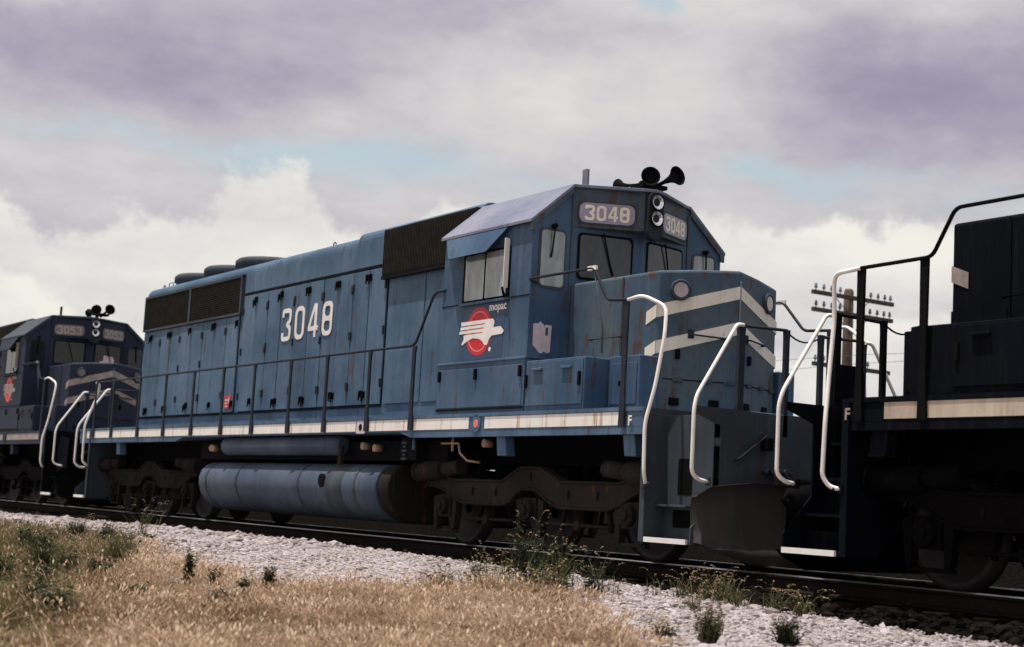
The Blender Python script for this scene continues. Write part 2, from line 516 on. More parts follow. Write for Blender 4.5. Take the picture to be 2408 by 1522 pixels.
def glyph(ch, w=0.62, t=0.13):
    """outlines (first outer, then holes) in a w x 1 box"""
    h = t / 2
    if ch == '0':
        return [rrect(0, 0, w, 1, 0.24), rrect(t, t, w - t, 1 - t, 0.13)]
    if ch == '8':
        o = rrect(0, 0, w, 1, 0.22)
        return [o, rrect(t, t, w - t, 0.5 - h, 0.10), rrect(t * 1.1, 0.5 + h, w - t * 1.1, 1 - t, 0.10)]
    if ch == '4':
        x = w * 0.72
        return [[(x - h, 0), (x + h, 0), (x + h, .20), (w, .20), (w, .20 + t), (x + h, .20 + t), (x + h, 1), (x - h - .05, 1), (0, .20 + t), (0, .20), (x - h, .20)],
                [(x - h, .20 + t), (t, .20 + t), (x - h, .82)]]
    if ch == '3':
        p = smooth_path([(h, .76, 0), (h, 1 - h, 0), (w - h, 1 - h, 0), (w - h, .5, 0), (w * .42, .5, 0)], .16)
        a = strip_outline(p, t)
        q = smooth_path([(h, .24, 0), (h, h, 0), (w - h, h, 0), (w - h, .5, 0), (w - h - .02, .5, 0)], .16)
        # single outline: upper arm and lower arm joined at the waist
        full_ = smooth_path([(h, .74, 0), (h, 1 - h, 0), (w - h, 1 - h, 0), (w - h, .60, 0), (w * .50, .5, 0), (w - h, .40, 0), (w - h, h, 0), (h, h, 0), (h, .26, 0)], .17)
        return [strip_outline(full_, t)]
    if ch == '5':
        full_ = smooth_path([(w - .02, 1 - h, 0), (h, 1 - h, 0), (h, .56, 0), (w - h, .60, 0), (w - h, h, 0), (h, h, 0), (h, .24, 0)], .15)
        return [strip_outline(full_, t)]
    return []


def outline_mesh(name, outlines, fn, mat, parent, d0=0.004, d1=0.012):
    """fill outlines (with holes) via a 2-D curve, then place on a plane"""
    cu = bpy.data.curves.new('tmp', 'CURVE'); cu.dimensions = '2D'; cu.fill_mode = 'BOTH'; cu.extrude = 0.5
    for ol in outlines:
        sp = cu.splines.new('POLY'); sp.points.add(len(ol) - 1)
        for p, q in zip(sp.points, ol): p.co = (q[0], q[1], 0, 1)
        sp.use_cyclic_u = True
    return curve_to_plane(name, cu, fn, mat, parent, d0, d1)


def curve_to_plane(name, cu, fn, mat, parent, d0, d1):
    to = bpy.data.objects.new('tmp', cu); COL.objects.link(to)
    dg = bpy.context.evaluated_depsgraph_get(); dg.update()
    me = bpy.data.meshes.new_from_object(to.evaluated_get(dg))
    bpy.data.objects.remove(to)
    for v in me.vertices:
        w = d0 if v.co.z < 0 else d1
        v.co = fn(v.co.x, v.co.y, w)
    me.name = name
    me.materials.clear(); me.materials.append(mat)
    ob = bpy.data.objects.new(name, me); COL.objects.link(ob); ob.parent = parent
    bm = bmesh.new(); bm.from_mesh(me); bmesh.ops.recalc_face_normals(bm, faces=bm.faces); bm.to_mesh(me); bm.free()
    return ob


def digits(name, txt, x0, y0, h, w, gapf, fn, mat, parent, t=0.13, d0=0.004, d1=0.012):
    ols = []
    x = x0
    for ch in txt:
        for ol in glyph(ch, w / h, t):
            ols.append([(x + px * h, y0 + py * h) for px, py in ol])
        x += w + gapf
    return outline_mesh(name, ols, fn, mat, parent, d0, d1)


def lettering(name, txt, size, fn, mat, parent, shear=0.0, d0=0.003, d1=0.008):
    cu = bpy.data.curves.new('tmp', 'FONT'); cu.body = txt; cu.size = size; cu.extrude = 0.5; cu.shear = shear
    cu.resolution_u = 2; cu.offset = size * 0.02
    return curve_to_plane(name, cu, fn, mat, parent, d0, d1)


def ring_pts(cx, cy, r, n=24):
    return [(cx + r * math.cos(2 * math.pi * k / n), cy + r * math.sin(2 * math.pi * k / n)) for k in range(n)]


# ------------------------------------------------------------------ locomotive
HT = 4.66       # hood top
DK = 1.69       # walkway


def hood_section(w=0.93, top=HT, r=0.17, n=5, bot=DK):
    pts = [(w, bot)]
    for k in range(n + 1):
        a = math.radians(90 * k / n)
        pts.append((w - r + r * math.cos(a), top - r + r * math.sin(a)))
    for k in range(n + 1):
        a = math.radians(90 + 90 * k / n)
        pts.append((-w + r + r * math.cos(a), top - r + r * math.sin(a)))
    pts.append((-w, bot))
    return pts


DOORS_R = [-15.26, -14.80, -14.27, -13.74, -13.18, -12.60, -12.03, -11.45, -10.88, -10.32]
DOORS_F = [-10.14, -9.60, -9.07, -8.53, -7.98, -7.43, -6.90, -6.36, -5.85, -5.32, -4.76]
xfn = lambda u, v, w: (w, u, v)          # (y, z) section extruded along x


def truck(root, xc, pal, flip=1):
    body, det, whl = pal['truck'], pal['truck2'], WHEEL
    b = MB().box(xc - 1.6, xc + 1.6, -0.6, 0.6, 0.75, 1.05)
    b.box(xc - 0.55, xc + 0.55, -1.02, 1.02, 0.82, 1.0)
    t = b.build('truck', pal['truck2'], root, bevel=0.02)
    fr = [(-2.55, .76), (-2.35, .93), (-2.05, .93), (-1.80, .875), (-.62, .875), (-.36, .99), (-.22, 1.05), (.22, 1.05), (.38, .99), (.68, .885), (1.80, .885), (2.05, .93), (2.38, .93), (2.52, .80),
          (2.22, .76), (2.05, .70), (1.86, .60), (1.62, .535), (.62, .535), (.42, .60), (.22, .70), (.06, .745), (-.16, .745), (-.30, .68), (-.42, .58), (-.62, .535), (-1.55, .535), (-1.80, .60), (-2.02, .69), (-2.25, .74)]
    for s in (-1, 1):
        f = MB().prism([(xc + flip * u, v) for u, v in fr], lambda u, v, w: (u, s * w, v), 1.08, 1.20)
        # top and bottom flanges standing a little proud
        top = [(xc + flip * u, v) for u, v in fr[:14]]
        for a, c in zip(top[:-1], top[1:]):
            f.tube([(a[0], s * 1.205, a[1] - .02), (c[0], s * 1.205, c[1] - .02)], .022, 5)
        low = [(xc + flip * u, v) for u, v in fr[14:]]
        for a, c in zip(low[:-1], low[1:]):
            f.tube([(a[0], s * 1.205, a[1] + .02), (c[0], s * 1.205, c[1] + .02)], .022, 5)
        sf = f.build('side_frame', body, t, bevel=0.012)
        for hx, h0 in ((-1.32, .66), (-.76, .66), (.84, .66), (1.42, .66), (.02, .87)):
            MB().prism(rrect(xc + flip * hx - .025, h0, xc + flip * hx + .025, h0 + .11, .024, 3), lambda u, v, w: (u, s * w, v), 1.20, 1.206).build('casting_hole', BLACK, t)
        for ax in (-2.03, 0, 2.03):
            w = MB()
            # wheel: tread, flange, web
            prof = [(0.06, .62), (0.30, .655), (0.44, .69), (0.45, .67), (0.508, .675), (0.508, .79), (0.545, .80), (0.53, .82)]
            y0 = .71
            n = 32
            rings = [(0.08, .80), (0.40, .775), (0.43, .835), (0.505, .835), (0.51, .72), (0.535, .70), (0.52, .68), (0.08, .70)]
            vs = []; fs = []
            for r, yy in rings:
                vs += [(xc + ax + r * math.cos(2 * math.pi * k / n), s * yy, .508 + r * math.sin(2 * math.pi * k / n)) for k in range(n)]
            for i in range(len(rings) - 1):
                for k in range(n):
                    fs.append((i * n + k, i * n + (k + 1) % n, (i + 1) * n + (k + 1) % n, (i + 1) * n + k))
            w.add(vs, fs, True)
            w.build('wheel', whl, t)
            jb = MB()
            jb.box(xc + ax - .15, xc + ax + .15, s * 1.00, s * 1.20, .36, .66)
            jb.cyl((xc + ax, s * 1.18, .51), (xc + ax, s * 1.27, .51), .125, 16)
            jb.cyl((xc + ax, s * 1.27, .51), (xc + ax, s * 1.30, .51), .06, 10)
            for q in range(6):
                a = q * math.pi / 3
                jb.cyl((xc + ax + .1 * math.cos(a), s * 1.26, .51 + .1 * math.sin(a)), (xc + ax + .1 * math.cos(a), s * 1.285, .51 + .1 * math.sin(a)), .014, 6)
            jb.build('journal_box', body, t, bevel=0.012)
            pd = MB()
            for q in (-1, 1):
                pd.prism([(xc + ax + q * .18, .66), (xc + ax + q * .30, .62), (xc + ax + q * .26, .22), (xc + ax + q * .19, .18)], lambda u, v, w: (u, s * w, v), 1.09, 1.19)
            pd.box(xc + ax - .26, xc + ax + .26, s * 1.10, s * 1.17, .16, .20)
            pd.build('pedestal', pal['tbrk'], t, bevel=0.006)
        for q in (-1, 1):
            c = MB()
            c.cyl((xc + q * 1.60, s * 1.22, 1.03), (xc + q * 2.02, s * 1.22, .99), .10, 16)
            c.cyl((xc + q * 2.02, s * 1.22, .99), (xc + q * 2.62, s * 1.22, .96), .125, 16, .145)
            c.cyl((xc + q * 2.62, s * 1.22, .96), (xc + q * 2.68, s * 1.22, .958), .155, 16)
            c.build('brake_cylinder', body, t)
            r = MB()
            r.tube([(xc + q * .36, s * 1.15, .365), (xc + q * 1.60, s * 1.15, .355)], .022, 8)
            r.box(xc + q * .95, xc + q * 1.05, s * 1.12, s * 1.19, .31, .41)
            r.tube([(xc + q * .45, s * 1.0, .30), (xc + q * .55, s * 1.0, .75)], .035, 6)
            r.tube([(xc + q * 1.45, s * 1.0, .30), (xc + q * 1.35, s * 1.0, .75)], .035, 6)
            r.build('brake_rod', body, t)
            for k in range(2):
                sp = MB()
                for j in range(7):
                    z = .90 + j * .028
                    cx = xc + q * (.95 + k * .42)
                    sp.tube([(cx + .07 * math.cos(a), s * 1.0 + .07 * math.sin(a), z) for a in [i * math.pi / 5 for i in range(11)]], .013, 5)
                sp.build('coil_spring', det, t)
    return t


def locomotive(rootname, label, pal, number=None, detail=True, loc=(0, 0, 0), rz=0.0, fp=None):
    root = empty(rootname, loc, rz)
    tag(root, label, 'locomotive', 'freight locomotives coupled in a row')
    P = pal

    # ---- frame and sill
    b = MB()
    b.box(-17.10, 2.40, -1.548, 1.548, 1.475, DK)
    b.box(2.40, 3.22, -.80, .80, 1.40, DK)
    b.build('deck_frame', P['sill'], root, bevel=0.008)
    for s in (-1, 1):
        for poly in ([(-3.05, 1.478), (-2.72, 1.40), (2.38, 1.40), (2.38, 1.478)], [(-17.05, 1.478), (-17.05, 1.40), (-11.5, 1.40), (-11.1, 1.478)]):
            MB().prism(poly, lambda u, v, w: (u, s * w, v), 1.46, 1.546).build('sill_skirt', P['sill'], root)
        lip = MB().box(-17.10, 2.40, s * 1.545, s * 1.562, 1.655, 1.70)
        lip.build('walkway_edge', P['sill'], root)
        for a, c in ((-16.62, -4.34), (-3.96, -1.22), (-.84, 1.97)):
            # the stripe is broken into plates between rail posts
            MB().box(a, c, s * 1.548, s * 1.553, 1.500, 1.648).build('sill_stripe', P['stripe'], root)
        q = MB(); fn = side_fn(s, 1.55)
        q.prism(ring_pts(-1.03, 1.565, .105), fn, 0, .012)
        q.build('jacking_pad_plate', P['hood'], root)
        if detail:
            MB().prism(ring_pts(-1.03, 1.565, .055, 12), fn, .012, .016).build('pad_mark', PINK, root)
            MB().prism(rrect(-4.31, 1.47, -4.05, 1.655, .01), fn, .0, .006).build('placard', PAPER_AND_GLINT, root)
            MB().prism(ring_pts(-4.18, 1.56, .05, 12), fn, .006, .010).build('placard_mark', BLACK, root)
        # hangers beneath the sill
        for hx in (-.53, 2.06, -14.75):
            h = MB().prism([(hx - .10, 1.405), (hx + .10, 1.405), (hx + .15, 1.16), (hx - .06, 1.16)], lambda u, v, w: (u, s * w, v), 1.36, 1.50)
            h.build('frame_bracket', P['sill'], root, bevel=0.01)
    u = MB()
    u.box(-16.9, 2.9, -.75, .75, 1.08, 1.47)
    u.box(-10.9, -2.2, -1.25, 1.25, 1.10, 1.38)
    u.box(-3.2, -2.75, -1.42, 1.42, 1.1, 1.42)
    u.build('centre_sill', BLACK, root)

    # ---- hood
    HW = 0.93
    h = MB().prism(hood_section(), xfn, -15.30, -2.12)
    hood = h.build('hood', P['hood'], root, bevel=0.006)
    st = MB().prism([(y * .995, z) for y, z in hood_section(.965, HT + .045, .15, 4, 4.115)], xfn, -5.78, -2.14)
    st.build('blower_duct', P['hood'], root, bevel=0.006)
    for s in (-1, 1):
        ub = MB().box(-10.14, -4.90, s * .932, s * .950, 4.115, 4.46)
        ub.build('upper_hood_panel', P['hood'], root, bevel=0.006)
        MB().box(-10.16, -4.80, s * .936, s * .957, 4.075, 4.105).build('hood_seam', SEAM, root)
        MB().box(-15.28, -4.74, s * .93, s * .955, 1.925, 1.950).build('hood_seam', SEAM, root)
        # plain panels forward of the last engine door
        for a, c in ((-4.70, -3.62), (-3.58, -2.14)):
            MB().box(a, c, s * .932, s * .944, 1.96, 3.87).build('hood_side_panel', P['hood'], root, bevel=0.005)
        if detail or s < 0:
            MB().box(-4.58, -3.86, s * .946, s * .956, 1.96, 2.75).build('access_cover', P['hood'], root, bevel=0.006)
            MB().box(-2.55, -2.14, s * .95, s * 1.10, 1.70, 2.60).build('air_duct_box', P['roof'], root, bevel=0.02)
        # radiator intake: frame, screen slats
        fr = MB()
        x0, x1, z0, z1 = -15.26, -10.22, 3.755, 4.455
        for a, c in ((x0, x0 + .05), ((x0 + x1) / 2 - .04, (x0 + x1) / 2 + .04), (x1 - .05, x1)):
            fr.box(a, c, s * .93, s * 1.00, z0, z1)
        fr.box(x0, x1, s * .93, s * .995, z1 - .03, z1 + .02); fr.box(x0, x1, s * .93, s * .995, z0 - .02, z0 + .02)
        rad = MB().box(x0 + .02, x1 - .02, s * .93, s * .960, z0, z1).build('radiator_screen', GRILLE, root)
        fr.build('screen_frame', P['dirty'], rad)
        sl = MB()
        for i in range(17):
            z = z0 + .03 + i * .04
            sl.box(x0 + .05, x1 - .05, s * .962, s * .980, z, z + .014)
        for i in range(100):
            x = x0 + .06 + i * .05
            sl.box(x, x + .006, s * .962, s * .984, z0 + .02, z1 - .02)
        tag(sl.build('screen_slats', GRILLE2, rad), kind='stuff')
        # inertial air intake behind the cab
        x0, x1, z0, z1 = -4.84, -2.18, 3.90, 4.62
        iv = MB().box(x0, x1, s * .93, s * 1.02, z0, z1).build('air_intake_screen', GRILLE, root, bevel=0.01)
        sl = MB()
        for i in range(58):
            x = x0 + .03 + i * .0455
            sl.box(x, x + .016, s * 1.02, s * 1.034, z0 + .03, z1 - .03)
        tag(sl.build('screen_slats', GRILLE2, iv), kind='stuff')
        MB().box(x0, x1, s * .94, s * 1.03, z0 - .045, z0 - .003).build('intake_drip_edge', SEAM, root)
        for a_, c_2, tp in ((-15.28, -10.30, 3.73), (-10.16, -4.74, 4.07)):
            MB().box(a_, c_2, s * .929, s * .9345, 1.955, tp).build('door_recess', SEAM, root)
        # engine room doors
        hinge = latch = bolt = None
        for ds, top in ((DOORS_R, 3.72), (DOORS_F, 4.06)):
            for i in range(len(ds) - 1):
                a, c = ds[i] + .008, ds[i + 1] - .008
                dpt = .958 + (.006 if (i % 3) else 0)
                d = MB().box(a, c, s * .936, s * dpt, 1.965, top).build('engine_room_door', P['hood'] if not detail or rnd.random() < .6 else rnd.choice(DOOR_TONES), root, bevel=0.007)
                if not (detail and s < 0) and not (s < 0):
                    continue
                left = (i % 2 == 0)
                xh = a + .01 if left else c - .01
                xl = c - .035 if left else a + .035
                if hinge is None:
                    hinge = MB().box(-.019, .019, 0, s * .026, -.065, .065).build('hinge', POST, d, bevel=0.006)
                    latch = MB().box(-.026, .026, 0, s * .030, -.052, .052)
                    latch.prism([(-.012, -.10), (.012, -.10), (.012, .04), (-.012, .04)], lambda u_, v_, w_: (u_, s * w_, v_), .034, .05)
                    latch = latch.build('latch', BLACK, d)
                    hobs = [hinge]; lobs = [latch]
                    first = True
                else:
                    first = False
                zs = [1.965 + .30, (1.965 + top) / 2 + .05, top - .26]
                jit = lambda: rnd.uniform(-.03, .03)
                for j, z in enumerate(zs):
                    if j == 1 and rnd.random() < .35 and not first: continue
                    o = hinge if (first and j == 0) else clone(hinge, d)
                    o.location = (xh, s * (dpt + .0), z + jit())
                for j, z in enumerate((1.965 + .15, top - .13)):
                    if rnd.random() < .12 and not first: continue
                    o = latch if (first and j == 0) else clone(latch, d)
                    o.location = (xl, s * (dpt + .0), z + jit())
    # roof of the hood: fans, lifting eyes, exhaust
    for cx in (-14.22, -12.64, -11.08):
        f = MB()
        n = 36
        rings = [(.70, HT - .02), (.70, HT + .09), (.74, HT + .10), (.74, HT + .21), (.69, HT + .255), (.60, HT + .255), (.58, HT + .10), (.10, HT + .10)]
        vs = []; fs = []
        for r, z in rings: vs += [(cx + r * math.cos(2 * math.pi * k / n), r * math.sin(2 * math.pi * k / n), z) for k in range(n)]
        for i in range(len(rings) - 1):
            for k in range(n): fs.append((i * n + k, i * n + (k + 1) % n, (i + 1) * n + (k + 1) % n, (i + 1) * n + k))
        f.add(vs, fs, True)
        fan = f.build('radiator_fan', P['dirty'], root)
        g = MB()
        for k in range(8):
            a = k * math.pi / 4
            g.tube([(cx + .1 * math.cos(a), .1 * math.sin(a), HT + .22), (cx + .62 * math.cos(a), .62 * math.sin(a), HT + .245)], .012, 5)
        g.build('fan_guard', POST, fan)
    ex = MB().box(-8.3, -7.5, -.25, .25, HT - .01, HT + .09)
    ex.build('exhaust_stack', P['dirty'], root, bevel=0.02)
    for x in (-15.0, -7.15, -5.4, -3.4):
        e = MB()
        ry = -.70
        e.tube([(x + .05 * math.cos(a), ry, HT + .035 + .05 * math.sin(a)) for a in [math.pi * k / 6 for k in range(7)]], .011, 6)
        e.build('lifting_eye', P['dirty'], root)
    gr = MB().tube([(-14.95, -.62, HT), (-14.95, -.62, HT + .13), (-14.72, -.62, HT + .13), (-14.72, -.62, HT)], .010, 6)
    gr.build('roof_grab_iron', P['dirty'], root)

    # ---- cab
    cabp = P['cab']
    sec = [(-1.53, 2.36), (1.53, 2.36), (1.53, 4.06), (.93, 4.58), (0, 4.645), (-.93, 4.58), (-1.53, 4.06)]
    c = MB().prism(sec, xfn, -2.10, -.002)
    cab = c.build('cab', cabp, root, bevel=0.008)
    low = MB().box(-2.11, -.02, -1.535, 1.535, DK + .01, 2.355).build('under_cab_cabinet', cabp, root, bevel=0.008)
    # roof sheets
    rf = MB()
    rf.prism([(-1.585, 4.045), (-1.585, 4.085), (-.955, 4.622), (0, 4.69), (.955, 4.622), (1.585, 4.085), (1.585, 4.045), (.94, 4.585), (0, 4.65), (-.94, 4.585)], xfn, -2.14, .03)
    rf.prism([(-.001, -.955), (.455, -.18), (.52, 0), (.455, .18), (-.001, .955)], lambda u_, v_, w_: (u_, v_, w_), 4.585, 4.625)
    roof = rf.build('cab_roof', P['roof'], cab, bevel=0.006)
    # cab front: shallow V below the number boards
    v = MB().prism([(-.01, -.92), (.20, -.04), (.20, .04), (-.01, .92)], lambda u_, v_, w_: (u_, v_, w_), DK + .02, 4.10)
    vf = v.build('cab_front', cabp, cab, bevel=0.006)
    hs_ = MB().prism([(-.005, -.93), (.36, -.17), (.42, -.13), (.42, .13), (.36, .17), (-.005, .93)], lambda u_, v_, w_: (u_, v_, w_), 4.085, 4.588)
    hous = hs_.build('number_board_housing', P['front'], cab, bevel=0.008)
    # windshields on the two slanted fronts
    for A, B in (((-.005, -.92), (.20, -.04)), ((.20, .04), (-.005, .92))):
        fn = plane_fn(A, B)
        L = math.hypot(B[0] - A[0], B[1] - A[1])
        near = A[1] < 0
        u0, u1 = (.10, L - .10)
        MB().prism(rrect(u0 - .03, 3.42, u1 + .03, 4.02, .06), fn, 0, .010).build('windshield_gasket', BLACK, cab)
        MB().prism(rrect(u0, 3.45, u1, 3.99, .045), fn, .010, .014).build('windshield', P['wind'], cab)
        MB().tube([fn(u0 + .30, 4.03, .05), fn(u0 + .42, 3.62, .03), fn(u0 + .46, 3.50, .03)], .011, 6).build('wiper', BLACK, cab)
    # number boards
    for A, B, dim in (((-.005, -.93), (.36, -.17), 0), ((.36, .17), (-.005, .93), 1)):
        fn = plane_fn(A, B)
        L = math.hypot(B[0] - A[0], B[1] - A[1])
        MB().prism(rrect(.05, 4.125, L - .03, 4.42, .06), fn, 0, .012).build('board_frame', P['dirty'], cab)
        nb = MB().prism(rrect(.075, 4.145, L - .055, 4.40, .085, 6), fn, .012, .020).build('number_board', P['board'], cab)
        if number:
            w = .125; gp = .025; tot = 4 * w + 3 * gp
            x0 = (L - tot) / 2 + .01
            digits('board_digits', number, x0, 4.175, .195, w, gp, fn, P['digit'], cab, t=.17, d0=.020, d1=.024)
    # headlight casting with two lamps
    hc = MB().prism(rrect(-.125, 3.975, .125, 4.60, .11, 5), lambda u_, v_, w_: (w_, u_, v_), .40, .50)
    hc.build('headlight_housing', P['post'], cab, bevel=0.012)
    for z in (4.465, 4.255):
        rr = MB()
        n = 24
        rings = [(.092, .495), (.106, .53), (.098, .54), (.09, .50)]
        vs = []; fs = []
        for r, x in rings: vs += [(x, r * math.cos(2 * math.pi * k / n), z + r * math.sin(2 * math.pi * k / n)) for k in range(n)]
        for i in range(3):
            for k in range(n): fs.append((i * n + k, i * n + (k + 1) % n, (i + 1) * n + (k + 1) % n, (i + 1) * n + k))
        rr.add(vs, fs, True)
        rim = rr.build('headlight', BLACK, cab)
        le = MB()
        rings = [(.092, .508), (.07, .490), (.035, .480), (.004, .478)]
        vs = []; fs = []
        for r, x in rings: vs += [(x + .015, r * math.cos(2 * math.pi * k / n), z + r * math.sin(2 * math.pi * k / n)) for k in range(n)]
        for i in range(3):
            for k in range(n): fs.append((i * n + k, i * n + (k + 1) % n, (i + 1) * n + (k + 1) % n, (i + 1) * n + k))
        le.add(vs, fs, True)
        le.build('headlight_lens', LENS, cab)
    # sloping parts of the roof front, both sides: side fronts, windows
    for s in (-1, 1):
        fn = (lambda s: (lambda u_, v_, w_: (w_ - .002, s * u_, v_)))(s)
        # rim of the roof seen from the front
        MB().prism([(.96, 4.50), (.96, 4.60), (1.57, 4.085), (1.57, 3.95), (1.50, 3.95), (1.50, 4.03)], fn, 0, .03).build('roof_front_rim', P['front'], cab)
        MB().prism(rrect(1.02, 3.25, 1.43, 4.01, .07), fn, 0, .012).build('window_gasket', P['dirty'], cab)
        MB().prism(rrect(1.05, 3.28, 1.40, 3.98, .05), fn, .012, .016).build('front_side_window', P['glass'], cab)
        MB().tube([(.05, s * 1.23, 4.03), (.035, s * 1.25, 3.72), (.03, s * 1.26, 3.64)], .012, 6).build('wiper', BLACK, cab)
        MB().cyl((.0, s * 1.23, 4.04), (.07, s * 1.23, 4.04), .03, 10).build('wiper_motor', BLACK, cab)
        MB().prism(rrect(.93, DK + .03, .955, 4.50, .005, 1), fn, 0, .02).build('corner_post', P['front'], cab)
        # side of the cab
        fs_ = side_fn(s, 1.53)
        MB().prism([(-1.58, 3.14), (-.46, 3.14), (-.46, 3.80), (-1.58, 3.80)], fs_, 0, .012).build('side_window_frame', BLACK, cab)
        for a, c in ((-1.54, -1.06), (-1.03, -.52)):
            MB().prism(rrect(a + .02, 3.175, c - .0, 3.77, .02, 2), fs_, .012 if a < -1.2 else .020, .018 if a < -1.2 else .026).build('side_window', P['glass'], cab)
        MB().box(-1.60, -.44, s * 1.53, s * 1.575, 3.115, 3.145).build('window_sill', P['sill'], cab)
        # awning
        aw = MB()
        T = [(-2.00, 4.05), (-.50, 4.05)]; Bt = [(-1.72, 3.74), (-.80, 3.74)]
        vs = []
        for dd in (0, .012):
            vs += [(T[0][0], s * (1.565 + dd), T[0][1]), (T[1][0], s * (1.565 + dd), T[1][1]), (Bt[1][0], s * (1.70 + dd), Bt[1][1]), (Bt[0][0], s * (1.70 + dd), Bt[0][1])]
        aw.add(vs, [(0, 1, 2, 3), (7, 6, 5, 4), (0, 4, 5, 1), (1, 5, 6, 2), (2, 6, 7, 3), (3, 7, 4, 0)])
        aw.build('window_awning', cabp, cab)
        # wind deflector with mirror
        MB().prism(rrect(1.545, 3.26, 1.615, 3.90, .02), (lambda s: (lambda u_, v_, w_: (w_, s * u_, v_)))(s), -.50, -.488).build('wind_deflector', P['white2'], cab)
        MB().tube([(-.49, s * 1.54, 3.24), (-.44, s * 1.62, 3.14), (-.44, s * 1.66, 3.26)], .018, 6).build('mirror_arm', BLACK, cab)
        # seams
        MB().box(-2.10, -1.62, s * 1.53, s * 1.536, 3.138, 3.150).build('cab_seam', SEAM, cab)
        MB().box(-.42, -.01, s * 1.53, s * 1.536, 3.138, 3.150).build('cab_seam', SEAM, cab)
        lg = MB().box(-2.11, .00, s * 1.53, s * 1.552, 2.350, 2.380)
        lg.build('cab_side_ledge', P['sill'], cab, bevel=0.006)
        for a, c in ((-2.07, -.06),):
            MB().box(a, c, s * 1.53, s * 1.546, 1.775, 2.285).build('cabinet_door', cabp, low, bevel=0.006)
        for x in (-2.02, -1.12, -.09):
            MB().box(x - .025, x + .025, s * 1.545, s * 1.575, 2.13, 2.27).build('door_latch', BLACK, low, bevel=0.005)
        MB().box(-2.08, -.02, s * 1.535, s * 1.55, 1.74, 1.765).build('cab_seam', SEAM, low)
        # battery box beside the nose, sand box behind the steps
        bb = MB().box(.015, 1.235 if not fp else 1.70, s * 1.00, s * 1.535, DK + .005, 2.315).build('battery_box', cabp, root, bevel=0.012)
        MB().box(.04, 1.21, s * 1.535, s * 1.548, 1.76, 2.29).build('battery_box_door', cabp, bb, bevel=0.006)
        for x in (.30, .90):
            MB().box(x - .10, x + .10, s * 1.548, s * 1.585, 2.185, 2.215).build('door_handle', P['sill'], bb, bevel=0.006)
        for x in (.06, 1.16):
            MB().box(x - .022, x + .022, s * 1.548, s * 1.572, 1.98, 2.14).build('door_latch', BLACK, bb, bevel=0.004)
        sb = MB().box(1.25 if not fp else 1.71, 1.83 if not fp else 2.08, s * .935, s * 1.20, DK + .005, 2.335).build('sand_box', cabp, root, bevel=0.012)
        MB().box(1.29 if not fp else 1.74, 1.79 if not fp else 2.04, s * 1.20, s * 1.212, 1.77, 2.25).build('sand_box_door', cabp, sb, bevel=0.006)
        MB().box(1.50, 1.56, s * 1.212, s * 1.25, 1.98, 2.04).build('door_latch', BLACK, sb)
    # antenna and horns
    MB().prism(rrect(-.055, 4.58, .055, 4.86, .01), lambda u_, v_, w_: (-.06 + u_, -.74 + w_, v_), 0, .03).build('radio_antenna', P['ant'], cab)
    hm = MB()
    hm.tube([(.10, .13, 4.66), (.10, .13, 4.76)], .045, 8)
    hm.box(-.10, .18, .02, .42, 4.735, 4.785)
    hm.build('horn_bracket', BLACK, cab)

    def bell(p, q, r):
        p = Vector(p); q = Vector(q)
        k = [0, .12, .55, .75, .88, .96, 1.0]
        rr_ = [.028, .018, .026, .046, .075, .105, .122]
        h_ = MB().tube([p.lerp(q, t) for t in k], [v_ * r for v_ in rr_], 16, cap=False)
        h_.cyl(p - (q - p).normalized() * .05, p, .05, 10)
        ob = h_.build('horn', BLACK, cab)
        inner = MB().cyl(p.lerp(q, .90), p.lerp(q, .905), .070 * r, 14)
        inner.build('horn_throat', BLACK, cab)

    bell((-.06, .22, 4.80), (.30, .04, 4.845), 1.05)
    bell((-.02, .28, 4.76), (.50, .32, 4.865), 1.08)
    bell((-.02, .14, 4.80), (-.46, .10, 4.83), .85)

    # ---- low nose
    pts = [(0.0, -.93), (.9, -.93), (1.76, -.93), (1.95, -.465), (2.14, 0), (1.95, .465), (1.76, .93), (.9, .93), (0, .93)]
    zt = lambda y: 3.345 + .075 * (1 - (abs(y) / .93) ** 1.6)
    n = len(pts)
    vs = [(x, y, DK + .002) for x, y in pts] + [(x, y, zt(y)) for x, y in pts] + [(0, 0, zt(0)), (0.9, 0, zt(0)), (0, -.465, zt(.465)), (0, .465, zt(.465)), (.9, -.465, zt(.465)), (.9, .465, zt(.465))]
    fs = [(i, i + 1, n + i + 1, n + i) for i in range(n - 1)]
    T = lambda i: n + i
    C0, C1, L0, R0, L1, R1 = 2 * n, 2 * n + 1, 2 * n + 2, 2 * n + 3, 2 * n + 4, 2 * n + 5
    fs += [(T(0), T(1), L1, L0), (T(1), T(2), T(3), L1), (L0, L1, C1, C0), (L1, T(3), T(4), C1), (C0, C1, R1, R0), (C1, T(4), T(5), R1), (R0, R1, T(7), T(8)), (R1, T(5), T(6), T(7))]
    fs += [(T(8), n - 1, 0, T(0), L0, C0, R0)]
    nose = MB().add(vs, fs).build('nose', P['nose'], root, bevel=0.035, seg=3)
    near = plane_fn((1.76, -.93), (2.14, 0)); far = plane_fn((2.14, 0), (1.76, .93))
    L = math.hypot(.38, .93)
    wS = .150
    for k, zc in enumerate((3.235, 2.815)):
        z_c = 2.945 - (3.235 - zc)
        MB().prism([(0.0, z_c - wS), (L, zc - wS), (L, zc), (0.0, z_c)], near, .002, .007).build('chevron_stripe', P['chev'], nose)
        MB().prism([(0.0, zc - wS), (L, z_c - wS), (L, z_c), (0.0, zc)], far, .002, .007).build('chevron_stripe', P['chev'], nose)
        for s in (-1, 1):
            if fp and k == 1: continue
            fn = side_fn(s, .93)
            MB().prism([(1.57, z_c - .075 - wS), (1.757, z_c - wS), (1.757, z_c), (1.57, z_c - .075)], fn, .002, .007).build('chevron_stripe', P['chev'], nose)
